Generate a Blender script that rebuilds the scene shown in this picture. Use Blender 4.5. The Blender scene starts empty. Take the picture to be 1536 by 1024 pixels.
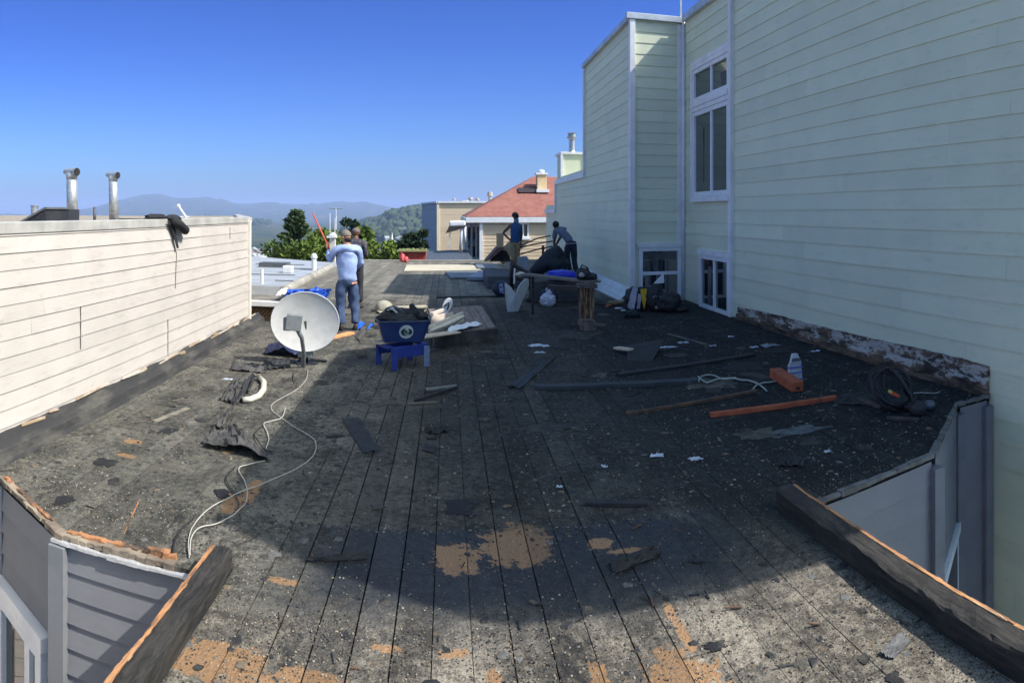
import bpy, bmesh, math, random
from math import sin, cos, pi, radians, tan, atan2, sqrt
from mathutils import Vector, Matrix, noise
random.seed(7)
S = bpy.context.scene
COL = S.collection
EYE = 2.05
# ---------------------------------------------------------------- survey helpers (photo measurement -> metres)
def G(px, py, h=0.0):                      # point of a level surface at height h
    a = (px-672)/1000; r = (EYE-h)*1000/(py-318)
    return Vector((r*sin(a), r*cos(a), h))
def A(px, py, r):                          # point at horizontal distance r
    a = (px-672)/1000
    return Vector((r*sin(a), r*cos(a), EYE-(py-318)/1000*r))
def WX(px, py, X):                         # point of the plane x = X
    return A(px, py, X/sin((px-672)/1000))
def WY(px, py, Y):                         # point of the plane y = Y
    return A(px, py, Y/cos((px-672)/1000))
def interp(t, tab):
    if t <= tab[0][0]: return tab[0][1]
    for (a, b), (c, d) in zip(tab, tab[1:]):
        if t <= c: return b+(d-b)*(t-a)/(c-a) if c > a else d
    return tab[-1][1]
# ---------------------------------------------------------------- materials
def newmat(name):
    m = bpy.data.materials.new(name); m.use_nodes = True
    nt = m.node_tree; nt.nodes.clear()
    o = nt.nodes.new('ShaderNodeOutputMaterial'); b = nt.nodes.new('ShaderNodeBsdfPrincipled')
    nt.links.new(b.outputs[0], o.inputs[0])
    return m, nt, b
class NT:
    def __init__(s, nt): s.nt = nt
    def n(s, t, **k):
        x = s.nt.nodes.new(t)
        for a, v in k.items(): setattr(x, a, v)
        return x
    def put(s, sock, v):
        if isinstance(v, bpy.types.NodeSocket): s.nt.links.new(v, sock)
        elif v is not None: sock.default_value = v
    def co(s, kind='Object'):
        return s.n('ShaderNodeTexCoord').outputs[kind]
    def mapping(s, v, scale=(1,1,1), rot=(0,0,0), loc=(0,0,0)):
        m = s.n('ShaderNodeMapping'); s.put(m.inputs[0], v)
        m.inputs['Scale'].default_value = scale; m.inputs['Rotation'].default_value = rot; m.inputs['Location'].default_value = loc
        return m.outputs[0]
    def noise(s, v, scale, detail=6, rough=.6, dist=0, out=0):
        x = s.n('ShaderNodeTexNoise'); s.put(x.inputs['Vector'], v)
        x.inputs['Scale'].default_value = scale; x.inputs['Detail'].default_value = detail
        x.inputs['Roughness'].default_value = rough; x.inputs['Distortion'].default_value = dist
        return x.outputs[out]
    def voro(s, v, scale, feature='F1', out=0, rnd=1):
        x = s.n('ShaderNodeTexVoronoi', feature=feature); s.put(x.inputs['Vector'], v); x.inputs['Scale'].default_value = scale
        x.inputs['Randomness'].default_value = rnd
        return x.outputs[out]
    def math(s, op, a, b=None, c=None, clamp=False):
        x = s.n('ShaderNodeMath', operation=op, use_clamp=clamp)
        s.put(x.inputs[0], a)
        if b is not None: s.put(x.inputs[1], b)
        if c is not None: s.put(x.inputs[2], c)
        return x.outputs[0]
    def ramp(s, v, lo, hi, a=0., b=1.):
        x = s.n('ShaderNodeMapRange', clamp=True, interpolation_type='SMOOTHSTEP')
        s.put(x.inputs[0], v)
        for i, q in enumerate((lo, hi, a, b)): x.inputs[i+1].default_value = q
        return x.outputs[0]
    def mix(s, f, a, b, mode='MIX'):
        x = s.n('ShaderNodeMix', data_type='RGBA', blend_type=mode)
        s.put(x.inputs[0], f)
        for i, q in ((6, a), (7, b)):
            if isinstance(q, tuple): x.inputs[i].default_value = (*q[:3], 1)
            else: s.put(x.inputs[i], q)
        return x.outputs[2]
    def sep(s, v):
        x = s.n('ShaderNodeSeparateXYZ'); s.put(x.inputs[0], v); return x.outputs
    def bump(s, h, strength=.3, dist=.01, prev=None):
        x = s.n('ShaderNodeBump'); x.inputs['Strength'].default_value = strength; x.inputs['Distance'].default_value = dist
        s.put(x.inputs['Height'], h)
        if prev is not None: s.put(x.inputs['Normal'], prev)
        return x.outputs[0]
MATS = {}
def M(name, c=(.5,.5,.5), c2=None, rough=.6, scale=8., stretch=(1,1,1), contrast=(.35,.65), bump=.2, metal=0., spec=.4, dirt=None, dirt_amt=(.58,.75), bscale=None, trans=0, alpha=1, coat=0):
    if name in MATS: return MATS[name]
    m, nt, b = newmat(name); N = NT(nt)
    v = N.mapping(N.co(), scale=stretch)
    n1 = N.noise(v, scale, 8, .62)
    col = N.mix(N.ramp(n1, *contrast), c, c2 if c2 else tuple(x*.82 for x in c))
    if dirt: col = N.mix(N.ramp(N.noise(v, scale*.37+.13, 9, .7, .4), *dirt_amt), col, dirt)
    N.put(b.inputs['Base Color'], col)
    N.put(b.inputs['Roughness'], N.ramp(n1, .3, .7, max(0, rough-.08), min(1, rough+.08)))
    b.inputs['Metallic'].default_value = metal
    b.inputs['Specular IOR Level'].default_value = spec
    b.inputs['Coat Weight'].default_value = coat
    if bump: N.put(b.inputs['Normal'], N.bump(N.noise(v, bscale or scale*5, 6, .65), bump, .01))
    MATS[name] = m
    return m
# ---------------------------------------------------------------- mesh builder
class MB:
    def __init__(s): s.v = []; s.f = []; s.m = []; s.mi = 0
    def add(s, vs, fs):
        o = len(s.v); s.v += [Vector(x) for x in vs]; s.f += [tuple(i+o for i in f) for f in fs]; s.m += [s.mi]*len(fs); return s
    def box(s, c, d, R=None, taper=1.):
        c = Vector(c); vs = []
        for z in (-.5, .5):
            t = taper if z > 0 else 1
            for x, y in ((-.5,-.5), (.5,-.5), (.5,.5), (-.5,.5)):
                p = Vector((x*d[0]*t, y*d[1]*t, z*d[2]))
                vs.append(c+(R @ p if R else p))
        return s.add(vs, [(3,2,1,0),(4,5,6,7),(0,1,5,4),(1,2,6,5),(2,3,7,6),(3,0,4,7)])
    def beam(s, a, b, w, h, up=(0,0,1), taper=1.):   # box from a to b, width w, height h
        a = Vector(a); b = Vector(b); d = (b-a); L = d.length; d.normalize()
        side = d.cross(Vector(up)).normalized(); u = side.cross(d)
        vs = []
        for p, t in ((a, 1), (b, taper)):
            for x, y in ((-.5,-.5), (.5,-.5), (.5,.5), (-.5,.5)):
                vs.append(p+side*(x*w*t)+u*(y*h*t))
        return s.add(vs, [(0,1,2,3),(7,6,5,4),(0,4,5,1),(1,5,6,2),(2,6,7,3),(3,7,4,0)])
    def tube(s, pts, r, n=8, caps=True):
        pts = [Vector(p) for p in pts]; rs = r if isinstance(r, (list, tuple)) else [r]*len(pts)
        o = len(s.v); prev = None; k = len(pts)
        for i, p in enumerate(pts):
            d = (pts[min(i+1, k-1)]-pts[max(i-1, 0)])
            if d.length < 1e-9: d = Vector((0,0,1))
            d.normalize()
            if prev is None:
                q = Vector((0,0,1)) if abs(d.z) < .9 else Vector((1,0,0))
                e1 = d.cross(q).normalized()
            else:
                e1 = (prev-d*prev.dot(d))
                e1 = e1.normalized() if e1.length > 1e-6 else d.orthogonal().normalized()
            prev = e1; e2 = d.cross(e1)
            for j in range(n):
                a = 2*pi*j/n
                s.v.append(p+(e1*cos(a)+e2*sin(a))*rs[i])
        for i in range(k-1):
            for j in range(n):
                a = o+i*n+j; b = o+i*n+(j+1) % n
                s.f.append((a, b, b+n, a+n)); s.m.append(s.mi)
        if caps:
            s.f.append(tuple(o+j for j in reversed(range(n)))); s.m.append(s.mi)
            s.f.append(tuple(o+(k-1)*n+j for j in range(n))); s.m.append(s.mi)
        return s
    def prism(s, poly, d):                 # polygon (3-D points) swept along vector d
        n = len(poly); d = Vector(d); P = [Vector(p) for p in poly]
        return s.add(P+[p+d for p in P], [tuple(reversed(range(n))), tuple(range(n, 2*n))]+[(i, (i+1) % n, n+(i+1) % n, n+i) for i in range(n)])
    def blob(s, c, r, sub=2, amp=.15, freq=3., seed=0, R=None, flat=None):
        bm = bmesh.new(); bmesh.ops.create_icosphere(bm, subdivisions=sub, radius=1)
        c = Vector(c); r = Vector(r) if not isinstance(r, (int, float)) else Vector((r, r, r))
        vs = []
        for v in bm.verts:
            p = v.co.copy(); k = 1+amp*noise.fractal(p*freq+Vector((seed*7.3, seed, seed*3.1)), 1., 2., 3)
            p = Vector((p.x*r.x, p.y*r.y, p.z*r.z))*k
            if flat is not None and p.z < -flat*r.z: p.z = -flat*r.z
            vs.append(c+(R @ p if R else p))
        fs = [tuple(v.index for v in f.verts) for f in bm.faces]; bm.free()
        return s.add(vs, fs)
    def sheet(s, quad, nu=12, nv=8, amp=.03, freq=4., seed=0, thick=.004, edge=.0, curl=None):
        # draped / crumpled sheet between four corner points, with thickness
        a, b, c, d = [Vector(q) for q in quad]
        n0 = (b-a).cross(d-a).normalized(); o = len(s.v); top = []
        for j in range(nv+1):
            for i in range(nu+1):
                u = i/nu; v = j/nv
                if edge:
                    e = edge*noise.noise(Vector((u*5+seed, v*5, seed*1.7)))
                    uu = u+e*(1 if .1 < v < .9 else 1.5); vv = v+edge*noise.noise(Vector((u*6, v*6+seed*2.2, 3)))
                else: uu, vv = u, v
                p = a*(1-uu)*(1-vv)+b*uu*(1-vv)+c*uu*vv+d*(1-uu)*vv
                h = abs(amp*noise.fractal(Vector((u*freq+seed*3.3, v*freq, seed)), 1., 2., 4))*1.6
                if curl: h += curl(u, v)
                top.append(p+n0*(h+thick))
        W = nu+1
        bot = [p-n0*thick for p in top]
        vs = top+bot; K = len(top); fs = []
        for j in range(nv):
            for i in range(nu):
                q = j*W+i
                fs.append((q, q+1, q+W+1, q+W)); fs.append((K+q+W, K+q+W+1, K+q+1, K+q))
        ring = [i for i in range(W)]+[j*W+nu for j in range(1, nv+1)]+[nv*W+i for i in range(nu-1, -1, -1)]+[j*W for j in range(nv-1, 0, -1)]
        for x, y in zip(ring, ring[1:]+ring[:1]): fs.append((y, x, K+x, K+y))
        return s.add(vs, fs)
    def lathe(s, c, prof, n=20, axis=None):   # prof: (r, z)
        c = Vector(c); o = len(s.v); R = Vector((0,0,1)).rotation_difference(Vector(axis)).to_matrix() if axis else None
        for r, z in prof:
            for j in range(n):
                a = 2*pi*j/n; p = Vector((r*cos(a), r*sin(a), z)); s.v.append(c+(R @ p if R else p))
        for i in range(len(prof)-1):
            for j in range(n):
                a = o+i*n+j; b = o+i*n+(j+1) % n
                s.f.append((a, b, b+n, a+n)); s.m.append(s.mi)
        s.f.append(tuple(o+j for j in reversed(range(n)))); s.m.append(s.mi)
        s.f.append(tuple(o+(len(prof)-1)*n+j for j in range(n))); s.m.append(s.mi)
        return s
    def build(s, name, mat, parent=None, smooth=False, bevel=0, at=None, fix=False):
        me = bpy.data.meshes.new(name)
        if parent is not None: off = wloc(parent)
        elif at is not None: off = Vector(at)
        else:
            xs = [v.x for v in s.v]; ys = [v.y for v in s.v]; zs = [v.z for v in s.v]
            off = Vector(((min(xs)+max(xs))/2, (min(ys)+max(ys))/2, min(zs)))
        me.from_pydata([tuple(v-off) for v in s.v], [], s.f)
        for mm in (mat if isinstance(mat, (list, tuple)) else [mat]): me.materials.append(mm)
        if isinstance(mat, (list, tuple)): me.polygons.foreach_set('material_index', s.m)
        if smooth: me.polygons.foreach_set('use_smooth', [True]*len(me.polygons))
        if fix:
            bm = bmesh.new(); bm.from_mesh(me); bmesh.ops.recalc_face_normals(bm, faces=bm.faces); bm.to_mesh(me); bm.free()
        me.update()
        o = bpy.data.objects.new(name, me); COL.objects.link(o)
        if parent is not None: o.parent = parent
        else: o.location = off
        if bevel:
            bv = o.modifiers.new('bevel', 'BEVEL'); bv.width = bevel; bv.segments = 2; bv.limit_method = 'ANGLE'; bv.angle_limit = radians(40)
        return o
def wloc(o):
    p = o.location.copy()
    while o.parent: o = o.parent; p += o.location
    return p
def tag(o, label, cat, group=None):
    o['label'] = label; o['category'] = cat
    if group: o['group'] = group
    return o
def struct(o, kind='structure'): o['kind'] = kind; return o
def thing(name, label, cat, loc, group=None):
    o = bpy.data.objects.new(name, None); COL.objects.link(o); o.location = loc; o.empty_display_size = .2
    return tag(o, label, cat, group)
def jit(a): return random.uniform(-a, a)

# ---------------------------------------------------------------- render, camera, light
S.render.engine = 'CYCLES'
S.view_settings.view_transform = 'Standard'; S.view_settings.look = 'None'; S.view_settings.exposure = 0.48; S.view_settings.gamma = 1
S.view_settings.use_curve_mapping = False
S.cycles.max_bounces = 6; S.cycles.volume_bounces = 0; S.cycles.use_denoising = True
cam = bpy.data.cameras.new('camera'); camo = bpy.data.objects.new('camera', cam); COL.objects.link(camo); S.camera = camo
cam.type = 'PANO'; cam.panorama_type = 'CENTRAL_CYLINDRICAL'
cam.central_cylindrical_range_u_min = -.768; cam.central_cylindrical_range_u_max = .768
cam.central_cylindrical_range_v_max = .318; cam.central_cylindrical_range_v_min = -.705
cam.central_cylindrical_radius = 1.0
cam.clip_start = .05; cam.clip_end = 60000
camo.location = (0, 0, EYE); camo.rotation_euler = (pi/2, 0, -.096)
SUN = Vector((-.87, .32, -1.0)).normalized()
sl = bpy.data.lights.new('sun', 'SUN'); sl.energy = 4.9; sl.angle = radians(.42); sl.color = (1., .95, .88)
so = bpy.data.objects.new('sun', sl); COL.objects.link(so); so.rotation_euler = SUN.to_track_quat('-Z', 'Y').to_euler(); so.location = (20, -10, 30)
w = bpy.data.worlds.new('World'); S.world = w; w.use_nodes = True
nt = w.node_tree; bg = nt.nodes['Background']
sk = nt.nodes.new('ShaderNodeTexSky'); sk.sky_type = 'NISHITA'; sk.sun_disc = False
sk.sun_elevation = math.asin(-SUN.z); sk.sun_rotation = atan2(-SUN.x, -SUN.y)
sk.altitude = 0; sk.air_density = 1.0; sk.dust_density = 1.2; sk.ozone_density = 3.5
sc1 = nt.nodes.new('ShaderNodeVectorMath'); sc1.operation = 'SCALE'; sc1.inputs['Scale'].default_value = .2
gm = nt.nodes.new('ShaderNodeGamma'); gm.inputs[1].default_value = 1.45
tint = nt.nodes.new('ShaderNodeMix'); tint.data_type = 'RGBA'; tint.blend_type = 'MULTIPLY'; tint.inputs[0].default_value = 1; tint.inputs[7].default_value = (4.7, 4.9, 5.3, 1); tint.clamp_result = False
nt.links.new(sk.outputs[0], sc1.inputs[0]); nt.links.new(sc1.outputs[0], gm.inputs[0]); nt.links.new(gm.outputs[0], tint.inputs[6]); nt.links.new(tint.outputs[2], bg.inputs[0]); bg.inputs[1].default_value = .15

WN = NT(nt); dv = WN.n('ShaderNodeTexCoord').outputs['Generated']; dz = WN.sep(dv)[2]
dp = WN.n('ShaderNodeVectorMath', operation='DOT_PRODUCT'); WN.put(dp.inputs[0], dv); dp.inputs[1].default_value = tuple(-SUN)
fz = WN.math('MAXIMUM', WN.ramp(dz, .31, .46), WN.ramp(dp.outputs['Value'], .35, .8))
low = WN.mix(WN.ramp(dz, .0, .30), (1.75, 2.58, 4.15), (1.15, 2.08, 4.25))
WN.put(tint.inputs[7], WN.mix(fz, low, (10.2, 9.5, 6.5)))  # sky above the view brightened and whitened, added as fill for shaded walls
# ================================================================ terrain, hills, haze
FAR = [(-900,323),(-100,322),(60,321),(100,318),(135,311),(165,303),(190,296),(210,293),(245,292),(265,296),(290,297),(310,293),(330,299),(350,304),(380,305),(400,303),(440,307),(480,306),(520,303),(545,304),(565,306),(600,313),(640,319),(700,321),(1000,322),(2400,322)]
MID = [(-900,328),(250,331),(330,327),(370,329),(390,331),(410,335),(440,340),(490,336),(530,334),(565,331),(600,329),(640,330),(2400,332)]
NEA = [(-900,430),(440,420),(500,352),(540,339),(560,332),(572,327),(585,320),(600,319),(615,315),(640,314),(700,318),(800,330),(2400,345)]
def gauss(x): return math.exp(-x*x)
def tz(px, r):
    z = interp(math.log(r), [(math.log(a), b) for a, b in ((3,-9.2),(30,-9.6),(60,-13),(120,-24),(260,-48),(500,-62),(1500,-66),(4000,-80),(7000,-60),(16000,-60))])
    for tab, rr, wd in ((FAR, 9000, .28), (MID, 3400, .33), (NEA, 2000, .40)):
        top = EYE-(interp(px, tab)-318)/1000*rr
        wgt = gauss(math.log(r/rr)/wd)
        az = (px-672)/1000
        n = noise.fractal(Vector((az*14*rr/3400, math.log(r)*6, rr*.01)), .8, 2.1, 8)
        zz = z+(top-z)*wgt+n*wgt*rr*(.0055 if rr > 5000 else .004)*(1-gauss(math.log(r/rr)/.06)*.75)
        z = max(z, zz)
    return z
def build_terrain():
    bm = MB(); NA, NR = 340, 150; pts = []
    for j in range(NR+1):
        r = 3*(16000/3)**(j/NR)
        for i in range(NA+1):
            px = -900+3100*i/NA; a = (px-672)/1000
            pts.append((r*sin(a), r*cos(a), tz(px, r)))
    W = NA+1
    bm.add(pts, [(j*W+i, j*W+i+1, (j+1)*W+i+1, (j+1)*W+i) for j in range(NR) for i in range(NA)])
    m, nt, b = newmat('hill_scrub'); N = NT(nt); v = N.co()
    n1 = N.noise(N.mapping(v, scale=(1,1,1.5)), .012, 10, .65); n2 = N.noise(v, .09, 8, .7)
    col = N.mix(N.ramp(n1, .4, .6), (.022,.042,.014), (.075,.088,.034))
    col = N.mix(N.ramp(n2, .5, .64), col, (.012,.026,.010))
    col = N.mix(N.ramp(N.noise(v, .004, 6, .6), .58, .68), col, (.16,.13,.075))
    N.put(b.inputs['Base Color'], col); b.inputs['Roughness'].default_value = .95; b.inputs['Specular IOR Level'].default_value = .1
    N.put(b.inputs['Normal'], N.bump(n2, .9, 6.))
    struct(bm.build('hills', m, at=(0,0,0), smooth=True))
    g = MB(); g.box((0,0,-9.9), (200,120,.4))
    struct(g.build('ground', M('yard_ground', (.10,.10,.095), (.06,.065,.05), .9, 1.5), at=(0,0,0)))
    # the air
    h = MB(); h.box((0, 3000, 75), (34000, 28000, 420))
    m = bpy.data.materials.new('air_haze'); m.use_nodes = True; nt = m.node_tree; nt.nodes.clear()
    o = nt.nodes.new('ShaderNodeOutputMaterial'); vol = nt.nodes.new('ShaderNodeVolumePrincipled')
    vol.inputs['Color'].default_value = (.42, .56, .95, 1); vol.inputs['Density'].default_value = 1.45e-4; vol.inputs['Anisotropy'].default_value = -.05
    nt.links.new(vol.outputs[0], o.inputs['Volume'])
    struct(h.build('haze', m, at=(0,0,0)), 'stuff')
build_terrain()

# ================================================================ roof deck (boards with real gaps)
PITCH = .188
def ylow(x):
    return interp(x, [(-3.5,4.15),(-3.21,4.03),(-2.34,3.55),(-1.34,3.55),(-1.3399,-1.2),(2.34,-1.2),(2.3401,4.0),(3.77,4.22),(4.94,5.16),(5.45,5.15)])
def yhigh(x):
    return 27.5
def deck_material():
    m, nt, b = newmat('weathered_deck'); N = NT(nt); v = N.co(); X, Y, Z = N.sep(v)
    at = N.n('ShaderNodeAttribute', attribute_name='tone').outputs['Fac']
    nL = N.noise(v, .55, 5, .6); nM = N.noise(v, 2.6, 9, .68, .3); nF = N.noise(v, 17, 9, .72); nG = N.noise(v, 75, 5, .75)
    grain = N.noise(N.mapping(v, scale=(60, 2.6, 1)), 1, 9, .78, .6)
    mix1 = N.math('ADD', N.math('MULTIPLY', nM, .45), N.math('MULTIPLY', nF, .55))
    # dusty grit over tar
    grit = N.mix(N.ramp(mix1, .42, .60), (.045,.045,.041), (.29,.27,.225))
    grit = N.mix(N.ramp(nG, .5, .68, 0, .65), grit, (.30,.275,.22))
    grit = N.mix(N.ramp(nG, .46, .34, 0, .8), grit, (.014,.014,.016))
    grit = N.mix(N.ramp(nL, .35, .65, 0, .35), grit, (.09,.095,.075))
    # left is greyer; right is blacker with tar and darkened for the cast shadow
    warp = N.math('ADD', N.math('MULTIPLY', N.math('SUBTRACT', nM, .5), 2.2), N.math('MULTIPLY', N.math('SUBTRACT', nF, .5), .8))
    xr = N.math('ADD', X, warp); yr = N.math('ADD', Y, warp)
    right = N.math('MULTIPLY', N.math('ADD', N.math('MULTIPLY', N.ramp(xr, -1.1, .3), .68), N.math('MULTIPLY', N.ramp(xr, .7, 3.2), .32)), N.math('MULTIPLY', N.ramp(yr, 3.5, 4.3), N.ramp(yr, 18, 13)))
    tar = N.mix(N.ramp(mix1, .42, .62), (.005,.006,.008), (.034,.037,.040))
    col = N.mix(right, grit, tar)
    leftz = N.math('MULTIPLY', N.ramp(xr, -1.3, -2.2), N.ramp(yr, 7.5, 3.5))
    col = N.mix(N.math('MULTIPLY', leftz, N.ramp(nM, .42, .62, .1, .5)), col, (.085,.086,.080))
    # smooth blue-black tar band over bare boards
    ys = N.math('ADD', Y, N.math('MULTIPLY', N.math('SUBTRACT', nF, .5), .35))
    band = N.math('MULTIPLY', N.ramp(ys, 4.34, 4.26), N.ramp(N.math('ADD', Y, warp), 2.6, 3.6))
    xb = N.math('ADD', X, N.math('MULTIPLY', warp, .6))
    band = N.math('MULTIPLY', band, N.math('MULTIPLY', N.ramp(xb, -1.2, -.5), N.ramp(xb, 2.0, 1.5)))
    tarb = N.mix(N.ramp(nF, .35, .75), (.016,.022,.034), (.045,.050,.058))
    col = N.mix(N.math('MULTIPLY', band, .88), col, tarb)
    # dusty boards close by, lightened also for the sunlight beyond the shadow
    near = N.ramp(N.math('ADD', Y, N.math('MULTIPLY', warp, .5)), 3.6, 3.1)
    dusty = N.mix(N.ramp(mix1, .40, .60), (.12,.105,.085), (.50,.44,.35))
    dusty = N.mix(N.ramp(nG, .38, .5, .9, 0), dusty, (.05,.048,.045))
    blot = N.math('MULTIPLY', N.ramp(N.noise(N.mapping(v, loc=(2,9,0), scale=(1.3,.8,1)), 2.4, 10, .74, .5), .47, .58), N.ramp(xb, 2.1, .9, .2, .62))
    dusty = N.mix(blot, dusty, (.045,.042,.042))
    nr = N.math('MULTIPLY', near, N.ramp(N.math('ADD', xb, nL), -.6, 1.8, .75, .95))
    col = N.mix(nr, col, dusty)
    # large tarry smears and dust drifts
    smear = N.noise(N.mapping(v, scale=(1.7,.8,1)), 1.35, 10, .72, .6)
    col = N.mix(N.ramp(smear, .56, .66, 0, .75), col, (.020,.021,.024))
    col = N.mix(N.ramp(N.noise(N.mapping(v, loc=(9,4,0)), .9, 10, .74, .4), .58, .68, 0, .5), col, (.24,.225,.185))
    # fresh wood where felt tore off
    wood = N.mix(grain, (.24,.125,.06), (.62,.38,.20))
    wood = N.mix(N.ramp(nG, .40, .30), wood, (.05,.035,.03))
    patches = [(.05,3.95,.13,.16),(.42,4.10,.19,.22),(1.02,2.68,.14,.22),(-1.0,2.86,.22,.11),(-.62,2.86,.14,.06),(-1.42,4.72,.05,.20),(-1.50,4.45,.07,.16),(.92,4.02,.07,.06),(1.08,3.9,.09,.03),(.2,2.75,.035,.20),(.66,2.8,.04,.15),(-.3,3.12,.07,.03),(.03,3.10,.06,.035),(-2.72,5.32,.09,.05),(-2.60,4.98,.09,.04),(.42,2.7,.03,.12),(1.12,3.12,.022,.25),(-.9,3.6,.07,.03),(-1.85,5.4,.05,.03)]
    wob = N.math('ADD', N.math('MULTIPLY', N.math('SUBTRACT', nF, .5), 2.4), N.math('MULTIPLY', N.math('SUBTRACT', N.noise(v, 5.5, 6, .7), .5), 2.6))
    tot = None
    for cx, cy, rx, ry in patches:
        dx = N.math('ABSOLUTE', N.math('DIVIDE', N.math('SUBTRACT', X, cx), rx)); dy = N.math('ABSOLUTE', N.math('DIVIDE', N.math('SUBTRACT', Y, cy), ry))
        d = N.math('ADD', N.math('MULTIPLY', N.math('MAXIMUM', dx, dy), .7), N.math('MULTIPLY', N.math('ADD', dx, dy), .3))
        d = N.math('ADD', d, wob)
        f = N.ramp(d, 1.22, 1.08)
        tot = f if tot is None else N.math('MAXIMUM', tot, f)
    flecks = N.math('MULTIPLY', N.ramp(N.noise(v, 6.5, 10, .78), .595, .635), N.ramp(N.math('ADD', Y, warp), 3.4, 2.4, .0, 1))
    flecks = N.math('MAXIMUM', flecks, N.math('MULTIPLY', N.ramp(N.noise(N.mapping(v, loc=(4,2,0)), 5, 10, .78), .66, .72), N.ramp(Y, 7.5, 4.5, 0, .8)))
    tot = N.math('MAXIMUM', tot, N.math('MULTIPLY', flecks, .75))
    col = N.mix(N.math('MULTIPLY', tot, .95), col, wood)
    # far dry felt, paler
    farf = N.ramp(yr, 14.5, 17.5)
    col = N.mix(N.math('MULTIPLY', farf, .8), col, N.mix(N.ramp(nM, .35, .65), (.20,.19,.165), (.33,.31,.26)))
    tone = N.math('ADD', N.math('MULTIPLY', at, .28), .52)
    t3 = N.n('ShaderNodeCombineXYZ'); 
    for i in range(3): N.put(t3.inputs[i], tone)
    col = N.mix(1.0, col, t3.outputs[0], 'MULTIPLY')
    N.put(b.inputs['Base Color'], col)
    N.put(b.inputs['Roughness'], N.ramp(band, 0, 1, .88, .55)); b.inputs['Specular IOR Level'].default_value = .35
    h = N.math('ADD', N.math('MULTIPLY', nF, 1.), N.math('MULTIPLY', nG, .5))
    h = N.math('ADD', h, N.math('MULTIPLY', N.voro(v, 60), .35))
    n = N.bump(h, .75, .018); N.put(b.inputs['Normal'], N.bump(smear, .5, .03, n))
    return m
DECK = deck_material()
def build_deck():
    mb = MB(); tones = []
    def quad(xa, xb, f0, f1, tone, z, zt):
        vs = [(xa, f0(xa), z), (xb, f0(xb), z+zt), (xb, f1(xb), z+zt), (xa, f1(xa), z)]
        vs += [(x, y, -.035) for x, y, q in vs]
        mb.add(vs, [(0,1,2,3),(0,4,5,1),(1,5,6,2),(2,6,7,3),(3,7,4,0)]); tones.extend([tone]*5)
    x = -4.15-.06; k = 0
    while x < 5.45:
        xa, xb = x, min(x+PITCH, 5.46); x += PITCH
        gap = random.choice([.003,.004,.005,.006,.008,.010]) if xa > -2.4 else random.choice([.002,.003,.005])
        g0 = xa+gap/2; g1 = xb-gap/2
        if g1-g0 < .02: continue
        lo = ylow if xa >= -3.5 else (lambda q: 16.6)
        if xa < -3.5 and xb > -3.5: lo = (lambda q: 16.6)
        segs = []
        cuts = []; y = 1.0+random.random()*3
        while y < 27: cuts.append(y); y += random.uniform(2.6, 4.8)
        for b0 in ((12.1, 16.6),) if g1 < -3.05 else ((None, None),):
            if xa < -3.5: rng = [(None, 27.5)]
            elif b0[0]: rng = [(None, 12.1), (16.6, 27.5)]
            else: rng = [(None, 27.5)]
            for r0, r1 in rng:
                f0 = lo if r0 is None else (lambda q, r0=r0: r0)
                start = max(f0(g0), f0(g1))
                cs = [c for c in cuts if c > start+.3 and c < r1-.3]
                prev = f0
                for c in cs+[None]:
                    f1 = (lambda q, c=c: c-.002) if c else (lambda q, r1=r1: r1)
                    quad(g0, g1, prev, f1, random.random(), jit(.0022), jit(.0015))
                    if c: prev = (lambda q, c=c: c+.002)
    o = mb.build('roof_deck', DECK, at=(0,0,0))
    a = o.data.attributes.new('tone', 'FLOAT', 'FACE'); a.data.foreach_set('value', tones)
    struct(o)
    u = MB()
    u.box((.50, 13.2, -.06), (3.64, 28.6, .045)); 
    u.prism([(2.325,4.01,-.0825),(3.77,4.23,-.0825),(4.94,5.17,-.0825),(5.46,5.16,-.0825),(5.46,27.5,-.0825),(2.325,27.5,-.0825)], (0,0,.045))
    u.prism([(-1.325,3.56,-.0825),(-2.34,3.56,-.0825),(-3.21,4.04,-.0825),(-3.5,4.16,-.0825),(-3.5,12.1,-.0825),(-3.04,12.1,-.0825),(-3.04,16.6,-.0825),(-4.2,16.6,-.0825),(-4.2,27.5,-.0825),(-1.325,27.5,-.0825)], (0,0,.045))
    struct(u.build('roof_underlay', M('black_gap', (.006,.006,.007), (.003,.003,.003), .95, 5), at=(0,0,0)))
build_deck()
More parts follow.
